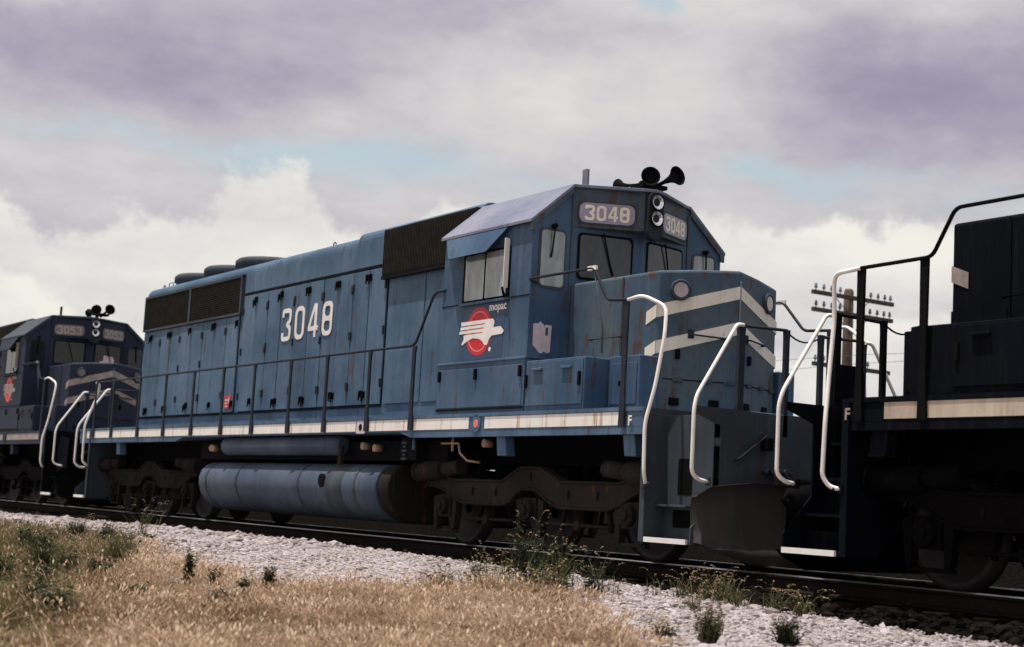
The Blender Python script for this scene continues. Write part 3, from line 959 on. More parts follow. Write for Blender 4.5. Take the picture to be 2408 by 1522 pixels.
    for fn, uc in ((near, .27), (far, L - .27)):
        r = MB()
        n_ = 24
        rings = [(.125, 0), (.125, .035), (.10, .045), (.088, .03)]
        vs = []; fs = []
        for rd, w in rings: vs += [fn(uc + rd * math.cos(2 * math.pi * k / n_), 3.135 + rd * math.sin(2 * math.pi * k / n_), w) for k in range(n_)]
        for i in range(3):
            for k in range(n_): fs.append((i * n_ + k, i * n_ + (k + 1) % n_, (i + 1) * n_ + (k + 1) % n_, (i + 1) * n_ + k))
        cl_ = r.add(vs, fs, True).build('class_light', P['dirty'], nose)
        MB().prism(ring_pts(uc, 3.135, .088, 20), fn, .0, .036).build('class_light_lens', P['clens'], nose)
    # grab irons, hinge line, sand hatches on the nose
    for fn, a, c in ((near, .42, .82), (far, L - .82, L - .42)):
        MB().tube([fn(a, 2.62, 0), fn(a, 2.62, .06), fn(c, 2.60, .06), fn(c, 2.60, 0)], .012, 6).build('grab_iron', P['post'], nose)
        MB().prism([(a - .04, 2.58), (a + .03, 2.58), (a + .03, 2.68), (a - .04, 2.68)], fn, 0, .02).build('grab_foot', P['post'], nose)
        MB().prism([(.10, 2.085), (L - .02, 2.085), (L - .02, 2.098), (.10, 2.098)], fn, .0, .004).build('nose_seam', SEAM, nose)
        for uu in (.28, .62, .90):
            MB().prism(rrect(uu - .06, 2.07, uu + .06, 2.115, .01), fn, 0, .025).build('nose_hinge', P['dirty'], nose)
        for uu in (.24, .72):
            MB().prism(rrect(uu - .06, 1.79, uu + .06, 1.88, .01), fn, 0, .02).build('nose_latch', BLACK, nose)
        MB().prism(rrect(.235, 2.33, .29, 2.44, .01), fn, 0, .03).build('nose_latch', BLACK, nose)
    MB().tube([near(L, 1.72, .003), near(L, 3.30, .003)], .010, 6).build('nose_joint', P['dirty'], nose)
    for s in (-1, 1):
        MB().tube([(.55, s * .95, 2.60), (.55, s * 1.0, 2.60), (1.15, s * 1.0, 2.60), (1.15, s * .95, 2.60)], .012, 6).build('grab_iron', P['post'], nose)
        MB().box(1.10, 1.12, s * .93, s * .942, 1.70, 3.32).build('nose_seam', P['dirty'], nose)

    # ---- handrails
    y = 1.575
    for s in (-1, 1):
        posts = [-13.49, -12.09, -10.69, -9.33, -8.02, -6.62, -5.34, -3.97, -2.69]
        for x in [-15.03, -16.16] + posts:
            p = MB()
            p.prism([(x - .055, 1.50), (x + .055, 1.50), (x + .055, 1.62), (x + .032, 1.80), (x + .032, 2.56), (x + .05, 2.655), (x - .05, 2.655), (x - .032, 2.56), (x - .032, 1.80), (x - .055, 1.62)], lambda u_, v_, w_: (u_, s * w_, v_), 1.566, 1.592)
            p.build('handrail_post', P['post'], root)
        rl_ = MB().tube(smooth_path([(-16.16, s * y, 2.665), (-2.70, s * y, 2.665), (-2.24, s * y, 3.36), (-2.02, s * 1.54, 3.37)], .10), .019, 8)
        rl_.build('handrail', P['post'], root)
        fr_ = MB().tube(smooth_path([(.03, s * 1.45, 3.30), (.06, s * 1.60, 3.32), (1.42 - .13 * (s + 1), s * 1.60, 3.32), (1.68 - .06 * (s + 1), s * 1.59, 2.925), (2.06, s * 1.585, 2.895)] if not fp else [(.03, s * 1.45, 3.30), (.06, s * 1.60, 3.32), (1.16, s * 1.60, 3.31), (1.42, s * 1.59, 2.91), (fp, s * 1.585, 2.895)], .07), .019, 8)
        fr_.build('front_handrail', P['post'], root)
        if not fp:
            MB().box(1.30 - .13 * (s + 1), 1.46 - .13 * (s + 1), s * 1.585, s * 1.615, 3.295, 3.345).build('rail_clamp', P['white2'], root)
        for xp in ((2.03,) if not fp else (fp, 1.51)):
            p = MB()
            p.prism([(xp - .05, 1.48), (xp + .05, 1.48), (xp + .035, 2.0), (xp + .045, 2.90), (xp - .045, 2.90), (xp - .035, 2.0)], lambda u_, v_, w_: (u_, s * w_, v_), 1.565, 1.592)
            p.build('handrail_post', P['post'], root)
        if not fp and s < 0:
            p = MB().tube([(1.55, s * 1.54, 2.33), (1.60, s * 1.58, 2.60), (1.42, s * 1.60, 3.30)], .011, 6)
            p.build('rail_brace', P['dirty'], root)
        # white step handrails: front pair
        MB().tube(smooth_path(([(2.06, s * 1.585, 2.895), (2.30, s * 1.57, 2.93), (2.60, s * 1.47, 2.79)] if not fp else [(fp, s * 1.585, 2.895), (2.63, s * 1.56, 2.88)]) + [ (2.65, s * 1.52, 2.46), (2.62, s * 1.60, 1.90), (2.57, s * 1.68, 1.50), (2.59, s * 1.68, .97), (2.55, s * 1.62, .875), (2.46, s * 1.565, .86)], .10), .021, 10).build('step_handrail', P['white'], root)
        MB().tube(smooth_path([(3.24, s * .92, 2.60), (3.25, s * 1.02, 2.60), (3.27, s * 1.56, 1.80), (3.28, s * 1.60, 1.66), (3.28, s * 1.60, .99), (3.27, s * 1.50, .92), (3.27, s * 1.36, .905)], .09), .021, 10).build('step_handrail', P['white'], root)
        for bx, by, bz in ((2.46, 1.575, .86), (3.26, 1.37, .905)):
            br = MB().box(bx - .03, bx + .03, s * (by - .03), s * (by + .012), bz - .045, bz + .045)
            for q in (-1, 1):
                br.cyl((bx, s * (by + .012), bz + q * .028), (bx, s * (by + .022), bz + q * .028), .008, 6)
            br.build('rail_bracket', P['dirty'], root)
        # rear pair
        MB().tube(smooth_path([(-16.16, s * 1.585, 2.66), (-16.30, s * 1.47, 2.63), (-16.42, s * 1.45, 2.45), (-16.45, s * 1.67, 1.78), (-16.45, s * 1.66, 1.0), (-16.42, s * 1.55, .92)], .10), .0235, 8).build('step_handrail', P['white'], root)
        MB().tube(smooth_path([(-17.12, s * .92, 2.60), (-17.13, s * 1.02, 2.60), (-17.16, s * 1.57, 1.80), (-17.17, s * 1.60, 1.66), (-17.17, s * 1.60, .97), (-17.16, s * 1.50, .89), (-17.16, s * 1.36, .88)], .09), .0235, 8).build('step_handrail', P['white'], root)
    # end railings and folded drop plates
    for xe, sg in ((3.20, 1), (-17.08, -1)):
        for yy, w in ((-.92, .05), (-.26, .035), (.26, .035), (.92, .05)):
            p = MB().prism([(yy - w, 1.45), (yy + w, 1.45), (yy + w * .8, 1.7), (yy + w * .8, 2.5), (yy + w, 2.62), (yy - w, 2.62), (yy - w * .8, 2.5), (yy - w * .8, 1.7)], lambda u_, v_, w_: (w_, u_, v_), xe - .02, xe + .03)
            p.build('handrail_post', P['post'], root)
        for a, c in ((-.92, -.26), (.26, .92)):
            MB().tube([(xe + .01, a, 2.60), (xe + .01, c, 2.615)], .018, 8).build('end_handrail', P['post'], root)
        ch = [(xe + .01, -.26 + .52 * t, 2.60 - .09 * (1 - (2 * t - 1) ** 2)) for t in [i / 8 for i in range(9)]]
        MB().tube(ch, .010, 6).build('safety_chain', P['post'], root)
        if fp:
            for q in (-1, 1):
                MB().prism([(.48, DK), (.94, DK), (.94, 2.05), (.86, 2.12), (.56, 2.12), (.48, 2.05)], lambda u_, v_, w_: (w_, q * u_, v_), xe + .035 * sg, xe + .055 * sg).build('drop_plate', P['dirty'], root)
        # end sheet, pilot and plow
        e = MB().box(xe - .03, xe + .03, -.95, .95, .88, DK - .005)
        end = e.build('end_sheet', P['endsheet'], root, bevel=0.006)
        for s in (-1, 1):
            MB().prism([(.78, 1.50), (1.16, 1.50), (1.02, 1.64), (.78, 1.64)], lambda u_, v_, w_: (w_, s * u_, v_), xe + (.030 * sg), xe + (.036 * sg)).build('end_stripe', P['stripe'], end)
            MB().tube([(xe + .05 * sg, s * .62, 1.46), (xe + .10 * sg, s * .60, 1.43), (xe + .10 * sg, s * .95, 1.18), (xe + .05 * sg, s * .99, 1.15)], .014, 6).build('uncoupling_lever', P['post'], end)
            MB().box(xe + .03 * sg, xe + .14 * sg, s * .52, s * .62, 1.28, 1.42).build('electric_receptacle', BLACK, end, bevel=.01)
        cp = MB()
        cp.box(xe, xe + .48 * sg, -.11, .11, .78, 1.0)
        cp.prism([(-.16, .74), (.16, .74), (.18, 1.04), (-.18, 1.04)], lambda u_, v_, w_: (w_, u_, v_), xe + .44 * sg, xe + .68 * sg)
        cp.build('coupler', TRUCK_BK, end, bevel=.02)
        for k, yy in enumerate((-.55, -.46, -.37, -.28, .30, .40)):
            hh = MB().tube(smooth_path([(xe + .03 * sg, yy, 1.06), (xe + .20 * sg, yy, 1.05), (xe + .34 * sg, yy - .05, .72), (xe + .64 * sg, yy * .3, .66)], .15), .022, 7)
            hh.build('air_hose', BLACK, end)
            MB().cyl((xe + .03 * sg, yy, 1.06), (xe + .12 * sg, yy, 1.06), .032, 8).build('hose_valve', P['dirty'], end)
        if sg > 0:
            # curved plow blade, two wings
            for s in (-1, 1):
                vs = []; fs = []
                prof = [(.16, .06), (.10, .22), (.05, .42), (.03, .62), (.05, .80), (.10, .915)]
                cols = [(.00, .34), (.45, .26), (.95, .10), (1.38, -.02), (1.52, -.10)]
                for ci, (yy, ox) in enumerate(cols):
                    for dx_, z in prof:
                        zz_ = max(z, (.05, .05, .07, .21, .27)[ci])
                        for th in (0, -.025):
                            vs.append((xe + .08 + ox + dx_ + th, s * yy, zz_))
                m_ = len(prof)
                idx = lambda ci, k, t: (ci * m_ + k) * 2 + t
                for ci in range(len(cols) - 1):
                    for k in range(m_ - 1):
                        for t in (0, 1):
                            q = (idx(ci, k, t), idx(ci + 1, k, t), idx(ci + 1, k + 1, t), idx(ci, k + 1, t))
                            fs.append(q if (s > 0) == (t == 0) else q[::-1])
                    for k in (0, m_ - 1):
                        fs.append((idx(ci, k, 0), idx(ci + 1, k, 0), idx(ci + 1, k, 1), idx(ci, k, 1)))
                vs = [(vx, vy, min(vz, .915 if abs(vy) < 1.3 else (.86 if abs(vy) < 1.45 else .74))) for vx, vy, vz in vs]
                MB().add(vs, fs, True).build('plow_blade', P['plow'], end)
        else:
            MB().box(xe - .02, xe + .02, -1.35, 1.35, .22, .86).build('pilot_plate', P['endsheet'], end)
        # corner stepwells
        for s in (-1, 1):
            xi, xo = (2.42, 3.24) if sg > 0 else (-16.36, -17.12)
            w = MB()
            w.prism([(1.56, .245), (1.56, 1.69), (.80, 1.69), (.80, .56), (1.12, .245)], lambda u_, v_, w_: (w_, s * u_, v_), xi, xi + .02 * sg)
            w.box(xi - .03 * sg, xi + .05 * sg, s * 1.548, s * 1.565, .245, 1.69)
            sw_ = w.build('stepwell', P['step'], root)
            o = MB()
            o.prism([(1.55, .245), (1.55, .42), (1.18, .80), (1.18, 1.50), (1.55, 1.62), (1.55, 1.69), (.80, 1.69), (.80, .56), (1.12, .245)], lambda u_, v_, w_: (w_, s * u_, v_), xo - .02 * sg, xo)
            o.build('step_end_plate', P['step'], sw_)
            MB().box(xi, xo, s * .78, s * .80, .50, 1.69).build('step_back_plate', P['step'], sw_)
            for k, (z, ya, yb) in enumerate(((.27, 1.555, 1.22), (.62, 1.30, 1.0), (.97, 1.12, .82), (1.32, 1.00, .80))):
                MB().box(xi + .02 * sg, xo - .02 * sg, s * ya, s * yb, z - .018, z + .012).build('step_tread', P['step'], sw_)
                if k < 3:
                    MB().box(xi + .02 * sg, xo - .02 * sg, s * (yb + .005), s * (yb - .01), z + .012, z + .20).build('step_riser', P['step'], sw_)
            if not fp and sg > 0:
                pl = MB().box(xi + .02, xo - .02, s * 1.25, s * 1.262, .285, 1.62).build('stepwell_plate', P['step'], sw_, bevel=.004)
                for (x_a, x_b, z_a, z_b) in ((2.66, 2.90, .76, 1.15), (2.60, 2.96, .41, .60)):
                    MB().prism(rrect(x_a, z_a, x_b, z_b, .03), side_fn(s, 1.262), .0, .003).build('toe_opening', BLACK, sw_)
                MB().box(2.42, 2.96, s * 1.262, s * 1.40, .628, .652).build('step_tread', P['step'], sw_, bevel=.004)
            MB().box(xi + (.09 * sg), xo - .04 * sg, s * 1.556, s * 1.585, .245, .298).build('step_nosing', P['white'], sw_)
            MB().cyl((xi + .10 * sg, s * 1.56, .86), (xi + .10 * sg, s * 1.62, .86), .022, 8).build('rail_foot', P['dirty'], sw_)

    # ---- underframe gear
    prof = [(1.10, 1.05), (1.25, 1.035), (1.38, .98), (1.46, .89), (1.50, .78), (1.50, .66), (1.46, .52), (1.38, .40), (1.26, .30), (1.10, .235), (.9, .215)]
    full_p = prof + [(-a, b_) for a, b_ in reversed(prof)]
    tk = MB().prism(full_p, xfn, -10.32, -3.72, smooth=True).build('fuel_tank', P['tank'], root, bevel=0.02)
    for x in (-10.02, -8.7, -6.3, -4.42):
        bd = MB().prism([(a * 1.006, b_ * 1.004) for a, b_ in full_p], xfn, x, x + .07, smooth=True).build('tank_band', P['tank2'], tk)
    MB().prism([(a * 1.0025, b_ * 1.002) for a, b_ in full_p], xfn, -5.32, -4.78, smooth=True).build('oil_stain', P['tank2'], tk)
    sump = MB().prism([(y_ * .985, z_ * .99 + .005) for y_, z_ in full_p], xfn, -3.72, -3.40, smooth=True).build('tank_end', TRUCK, tk, bevel=.03)
    for s in (-1, 1):
        MB().prism(ring_pts(-5.42, .78, .10, 16), side_fn(s, 1.47), 0, .05).build('fuel_filler', BLACK, tk)
        MB().prism([(-5.10, 1.02), (-5.0, 1.02), (-4.98, 1.30), (-5.06, 1.30)], side_fn(s, 1.38), 0, .05).build('fuel_gauge', P['gauge'], tk)
        ar = MB()
        ar.tube([(-9.55, s * 1.32, 1.32), (-9.48, s * 1.32, 1.32), (-5.18, s * 1.32, 1.32), (-5.11, s * 1.32, 1.32)], [.10, .155, .155, .10], 20)
        ar.build('air_reservoir', P['tank'], root)
        MB().cyl((-10.1, s * 1.25, 1.28), (-9.95, s * 1.45, 1.28), .06, 10).build('drain_valve', BRASS, root)
        MB().tube([(-10.0, s * 1.3, 1.27), (-9.5, s * 1.3, 1.27)], .018, 6).build('air_pipe', P['post'], root)
        g = MB()
        g.tube([(-2.05, s * 1.44, 1.325), (-1.62, s * 1.44, 1.325), (-1.58, s * 1.44, 1.20), (-1.42, s * 1.42, 1.10), (-1.22, s * 1.35, 1.08)], .016, 6)
        g.tube([(-1.77, s * 1.44, 1.40), (-1.77, s * 1.44, 1.22)], .02, 6)
        g.build('air_pipe', P['brass'], root)
        for x, z in ((-1.04, 1.325), (-3.98, 1.27), (-4.35, 1.30)):
            MB().cyl((x, s * 1.30, z), (x, s * 1.42, z), .055, 10).build('drain_valve', P['brass'], root)
        fl = MB()
        for k in range(5):
            fl.cyl((-3.10, s * 1.30, 1.10 + k * .055), (-3.10, s * 1.30, 1.135 + k * .055), .14 - .012 * (k % 2), 14)
        fl.build('air_filter', P['dirty'], root)
        fl = MB().cyl((-2.82, s * 1.42, 1.24), (-2.82, s * 1.42, 1.40), .03, 10)
        fl.build('sand_pipe', P['sill'], root)
    truck(root, -.27, P)
    truck(root, -13.62, dict(P, truck=P['truck_rear'], tbrk=P['truck_rear']))

    # ---- lettering and decals
    for s in (-1, 1):
        if number:
            xc = -7.46
            fn = (lambda s: (lambda u_, v_, w_: (xc - s * (u_ - xc), s * (.967 + w_), v_)))(s)
            digits('road_number', number, -8.42, 3.125, .56, .36, .155, fn, P['num'], root, t=.135, d0=.0, d1=.006)
        fn = (lambda s: (lambda u_, v_, w_: (-1.10 - s * (u_ + 1.10), s * (1.531 + w_), v_)))(s)
        MB().prism([(-1.60, 2.39), (-.56, 2.39), (-.56, 2.70), (-.50, 3.11), (-1.60, 3.11)], fn, 0, .002).build('repainted_patch', P['patch'], cab)
        MB().prism(ring_pts(-1.135, 2.757, .315, 40), fn, .002, .004).build('emblem_disc', P['red'], cab)
        outline_mesh('emblem_ring', [ring_pts(-1.135, 2.757, .268, 40), ring_pts(-1.135, 2.757, .248, 40)], fn, P['ring'], cab, .004, .006)
        eagle = [(-1.571, 2.902), (-0.869, 2.902), (-0.801, 2.9), (-0.764, 2.868), (-0.761, 2.838), (-0.783, 2.788), (-0.616, 2.79), (-0.53, 2.731), (-0.566, 2.693), (-0.806, 2.683), (-0.863, 2.65), (-0.89, 2.60), (-0.913, 2.568), (-0.972, 2.572), (-1.033, 2.627), (-1.12, 2.662), (-1.261, 2.675), (-1.357, 2.655), (-1.454, 2.623), (-1.501, 2.599), (-1.538, 2.605), (-1.481, 2.677), (-1.493, 2.722), (-1.436, 2.730),
                 (-1.03, 2.730), (-1.03, 2.744), (-1.60, 2.744), (-1.593, 2.782), (-1.01, 2.788), (-1.01, 2.802), (-1.58, 2.796), (-1.57, 2.836), (-.99, 2.840), (-.99, 2.854), (-1.557, 2.850)]
        outline_mesh('emblem_eagle', [eagle], fn, P['num'], cab, .006, .009)
        MB().prism(ring_pts(-.85, 2.512, .03, 10), fn, .002, .004).build('emblem_dot', P['num'], cab)
        fl_ = (lambda s: (lambda u_, v_, w_: ((-.90 if s < 0 else -1.30) - s * u_, s * (1.533 + w_), v_ + 3.005)))(s)
        lettering('cab_lettering', 'mopac', .150, fl_, P['num'], cab)
        ff = (lambda s: (lambda u_, v_, w_: ((2.13 if s < 0 else (2.25 if not fp else 2.44)) - s * u_, s * (1.563 + w_), v_ + 1.50)))(s)
        lettering('front_letter', 'F', .15, ff, P['num'], root)
        if detail:
            MB().prism(rrect(-10.68, 2.03, -10.40, 2.27, .01), side_fn(s, .965), 0, .01).build('warning_plate', RED, root)
            pm = MB()
            pm.box(-10.64, -10.52, s * .976, s * .979, 2.17, 2.20); pm.box(-10.64, -10.55, s * .976, s * .979, 2.11, 2.14); pm.box(-10.64, -10.52, s * .976, s * .979, 2.06, 2.085); pm.box(-10.50, -10.46, s * .976, s * .979, 2.12, 2.23)
            pm.build('warning_print', PAPER_AND_GLINT, root)
    if detail:
        pf = lambda u_, v_, w_: (w_ + .0, u_, v_)
        MB().prism([(-1.45, 2.52), (-1.455, 2.79), (-1.38, 2.80), (-1.345, 2.83), (-1.32, 2.795), (-1.30, 2.80), (-1.295, 2.77), (-1.26, 2.795), (-1.18, 2.79), (-1.19, 2.46), (-1.23, 2.44), (-1.29, 2.46), (-1.31, 2.43), (-1.36, 2.44), (-1.39, 2.475), (-1.42, 2.50)], pf, 0, .004).build('torn_notice', PAPER_AND_GLINT, cab)
        MB().box(.004, .007, -1.27, -1.235, 2.66, 2.76).build('torn_notice_hole', P['cab'], cab)
        MB().box(-2.46, -2.26, -1.105, -1.101, 2.02, 2.03).build('duct_label', PAPER_AND_GLINT, root)
    return root


pal_main = dict(truck_rear=TRUCK_R, front=BLUE_FRONT, hood=BLUE, sill=BLUE, cab=BLUE_CAB, roof=BLUE_ROOF, nose=BLUE_NOSE, dirty=BLUE_DIRTY, stripe=WHITE_RUST, chev=STRIPE, white=WHITE, white2=WHITE,
                post=POST, glass=GLASS, wind=GLASS_D, board=BOARD, digit=DIGIT, truck=TRUCK, truck2=TRUCK_BK, tbrk=TRUCK, tank=TANK, tank2=BLUE_DIRTY, endsheet=BLUE_DIRTY,
                step=STEPP, plow=PLOW, num=NUM, patch=PATCH, red=RED, ring=PINK, ant=BLUE_ROOF, gauge=TRUCK, brass=BRASS, clens=CLASSLENS)
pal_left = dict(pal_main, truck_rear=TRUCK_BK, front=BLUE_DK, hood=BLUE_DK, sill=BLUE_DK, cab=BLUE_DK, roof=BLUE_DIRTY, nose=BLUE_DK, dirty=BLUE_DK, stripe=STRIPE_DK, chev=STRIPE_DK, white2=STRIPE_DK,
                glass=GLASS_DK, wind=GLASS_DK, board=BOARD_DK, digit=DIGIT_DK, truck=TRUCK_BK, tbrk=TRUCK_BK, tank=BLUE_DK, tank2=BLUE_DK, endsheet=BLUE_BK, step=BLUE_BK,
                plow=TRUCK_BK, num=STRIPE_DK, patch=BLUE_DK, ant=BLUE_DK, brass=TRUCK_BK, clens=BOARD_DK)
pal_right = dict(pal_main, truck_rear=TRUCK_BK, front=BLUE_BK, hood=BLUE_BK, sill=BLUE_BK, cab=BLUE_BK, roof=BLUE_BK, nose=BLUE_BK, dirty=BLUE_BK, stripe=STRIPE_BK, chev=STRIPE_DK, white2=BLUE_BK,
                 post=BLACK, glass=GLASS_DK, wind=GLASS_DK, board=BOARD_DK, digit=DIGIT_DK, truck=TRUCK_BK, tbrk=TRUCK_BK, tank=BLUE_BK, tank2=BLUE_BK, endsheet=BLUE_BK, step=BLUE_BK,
                 plow=TRUCK_BK, num=STRIPE_DK, patch=BLUE_BK, ant=BLUE_BK, brass=TRUCK_BK, clens=BOARD_DK, gauge=TRUCK_BK)  # frame-edge shade carried by the darkened colours of this palette

loco1 = locomotive('locomotive', 'faded blue diesel locomotive numbered 3048 with red and white emblem, middle of three', pal_main, '3048')
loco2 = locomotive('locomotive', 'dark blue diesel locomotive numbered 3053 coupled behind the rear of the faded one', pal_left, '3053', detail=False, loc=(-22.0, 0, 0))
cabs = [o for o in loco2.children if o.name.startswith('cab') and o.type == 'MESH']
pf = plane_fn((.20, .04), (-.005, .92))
MB().prism([(.24, 3.50), (.64, 3.50), (.64, 3.66), (.60, 3.72), (.34, 3.74), (.33, 3.60), (.24, 3.58)], pf, .016, .02).build('windshield_reflection', PAPER_AND_GLINT, cabs[0])  # pale patch painted on as a reflection in the glass
loco3 = locomotive('locomotive', 'blue locomotive with shade painted to near black, facing the nose of the faded blue one, cut by the right edge', pal_right, None, detail=False, loc=(7.82, 0, 0), rz=math.pi, fp=2.26)


# ------------------------------------------------------------------ ground
def interp(x, xs, ys):
    return np.interp(x, xs, ys)


def crest(x):
    return interp(x, [-60, -21, -10, -5, -1.8, 2.7, 6.2, 12, 40], [-.30, -.27, -.16, -.135, -.150, -.215, -.325, -.40, -.45])


def ground_z(x, y):
    """height of the ground (rail head is z = 0)"""
    x = np.asarray(x, float); y = np.asarray(y, float)
    cz = crest(x)
    bed = -.245 + 0 * x
    near = interp(y, [-60, -20, -14, -10, -7.5, -5.5, -4.0, -2.6, -1.85], [-.9, -.75, -.50, -.36, -.26, -.17, -.10, -.04, 0])
    near = near * np.where(y < -4, 1, 1) + cz
    zb = np.where(y < -1.85, near, 0)
    f = np.clip((y + 1.85) / .28, 0, 1); f = f * f * (3 - 2 * f)
    mid = cz * (1 - f) + bed * f
    far = interp(y, [1.9, 3.2, 5.2, 6.5, 15, 40], [-.245, -.10, .62, .70, .55, .3])  # bank behind the track added so the view under the train stays dark
    z = np.where(y < -1.85, zb, np.where(y < 1.9, mid, far))
    # undulation
    z = z + .012 * np.sin(x * 2.3 + np.sin(y * 1.9)) * np.clip(-(y + 1.9), 0, 1) + .02 * np.sin(x * .7 + 1.3) * np.sin(y * .9) * np.clip(-(y + 4) / 3, 0, 1)
    return z


def grass_edge(x):
    """y of the edge between gravel shoulder and dry grass"""
    x = np.asarray(x, float)
    e = interp(x, [-40, -20, -12, -7, -4.5, -2.4, 1.0, 1.9, 2.2, 2.6, 3.0, 3.5, 4.3, 5.8, 6.4, 7.5, 9.5], [-3.6, -3.7, -3.9, -4.3, -4.4, -5.0, -5.5, -5.3, -4.65, -4.1, -3.3, -3.1, -3.65, -4.3, -4.6, -5.6, -7.0])
    return e + .06 * np.sin(x * 2.1) + .08 * np.sin(x * 5.3 + 1) + .06 * np.sin(x * 11)


xs = np.concatenate([np.linspace(-2500, -120, 12), np.linspace(-100, -34, 20), np.arange(-32, 16.01, .16), np.linspace(18, 100, 16), np.linspace(150, 2500, 8)])
ys = np.concatenate([np.linspace(-2500, -60, 8), np.linspace(-40, -15, 10), np.arange(-14, -2.2, .16), np.arange(-2.2, -1.3, .06), np.linspace(-1.2, 1.9, 10), np.linspace(2.4, 12, 14), np.linspace(20, 100, 8), np.linspace(200, 2500, 8)])
X, Y = np.meshgrid(xs, ys, indexing='ij')
Z = ground_z(X, Y)
# soft lumps
rs = np.random.RandomState(3)
Z += np.where((Y < -1.7) & (Y > -14), rs.normal(0, .008, Z.shape), 0)
nx, ny = len(xs), len(ys)
V = np.stack([X.ravel(), Y.ravel(), Z.ravel()], 1)
idx = np.arange(nx * ny).reshape(nx, ny)
F = np.stack([idx[:-1, :-1].ravel(), idx[1:, :-1].ravel(), idx[1:, 1:].ravel(), idx[:-1, 1:].ravel()], 1)


def fast_mesh(name, V, F, mat, k, smooth=False, tint=None):
    me = bpy.data.meshes.new(name)
    me.vertices.add(len(V)); me.vertices.foreach_set('co', np.asarray(V, np.float32).ravel())
    me.loops.add(F.size); me.loops.foreach_set('vertex_index', F.ravel().astype(np.int32))
    me.polygons.add(len(F)); me.polygons.foreach_set('loop_start', (np.arange(len(F)) * k).astype(np.int32))
    me.polygons.foreach_set('use_smooth', np.full(len(F), smooth))
    if tint is not None:
        a = me.attributes.new('tint', 'FLOAT', 'POINT'); a.data.foreach_set('value', np.asarray(tint, np.float32))
    me.materials.append(mat)
    me.update(calc_edges=True)
    me.validate()
    ob = bpy.data.objects.new(name, me); COL.objects.link(ob)
    return ob


def ground_material():
    mt, t, b = new_mat('ground_soil')
    pos = t.node('ShaderNodeNewGeometry').outputs['Position']
    sp = t.node('ShaderNodeSeparateXYZ', {0: pos})
    y = sp.outputs[1]; x = sp.outputs[0]
    n = t.noise(pos, 1.6, 5, 0.6); nf = t.noise(pos, 22, 4, 0.7)
    straw = t.mix(t.sm(n, .35, .65), (.11, .08, .05), (.22, .16, .10))
    straw = t.mix(t.sm(nf, .4, .7), straw, (.12, .085, .05))
    vor = t.node('ShaderNodeTexVoronoi', {'Vector': pos, 'Scale': 24.0})
    gc = t.mix(t.node('ShaderNodeSeparateXYZ', {0: vor.outputs['Color']}).outputs[0], (.26, .22, .21), (.42, .37, .36))
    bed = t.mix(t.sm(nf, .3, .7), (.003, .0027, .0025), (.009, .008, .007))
    # oil-soaked ballast, under-train shade painted into its colour; pale gravel beyond
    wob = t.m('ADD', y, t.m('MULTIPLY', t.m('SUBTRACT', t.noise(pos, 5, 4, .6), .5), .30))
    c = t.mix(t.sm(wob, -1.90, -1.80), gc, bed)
    gl = t.m('ADD', wob, t.m('MULTIPLY', t.m('SUBTRACT', n, .5), .9))
    c = t.mix(t.sm(gl, -5.0, -5.6), c, straw)
    c = t.mix(t.sm(y, 6.3, 9.0), c, t.mix(.5, straw, (.06, .075, .03)))
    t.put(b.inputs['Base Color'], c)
    b.inputs['Roughness'].default_value = .95
    b.inputs['Specular IOR Level'].default_value = 0
    bp = t.node('ShaderNodeBump', {'Height': t.m('SUBTRACT', 1.0, vor.outputs['Distance']), 'Strength': .7, 'Distance': .02})
    t.put(b.inputs['Normal'], bp.outputs[0])
    return mt


g = fast_mesh('ground', V, F, ground_material(), 4, smooth=True)
tag(g, 'gravel shoulder and dry grass verge beside the track', kind='structure')


def tint_mat(name, ramp_, rough=.9, trans=0.0, spec=.1):
    mt, t, b = new_mat(name)
    at = t.node('ShaderNodeAttribute', attribute_name='tint')
    r = t.node('ShaderNodeValToRGB', {0: at.outputs['Fac']})
    el = r.color_ramp.elements
    el[0].position = ramp_[0][0]; el[0].color = ramp_[0][1] + (1,)
    el[1].position = ramp_[-1][0]; el[1].color = ramp_[-1][1] + (1,)
    for p_, c in ramp_[1:-1]:
        e = el.new(p_); e.color = c + (1,)
    t.put(b.inputs['Base Color'], r.outputs[0])
    b.inputs['Roughness'].default_value = rough
    b.inputs['Specular IOR Level'].default_value = spec
    if trans:
        tr = t.node('ShaderNodeBsdfTranslucent', {'Color': r.outputs[0]})
        mx = t.node('ShaderNodeMixShader', {0: trans})
        t.l.new(b.outputs[0], mx.inputs[1]); t.l.new(tr.outputs[0], mx.inputs[2])
        t.l.new(mx.outputs[0], t.n['Material Output'].inputs[0])
    return mt


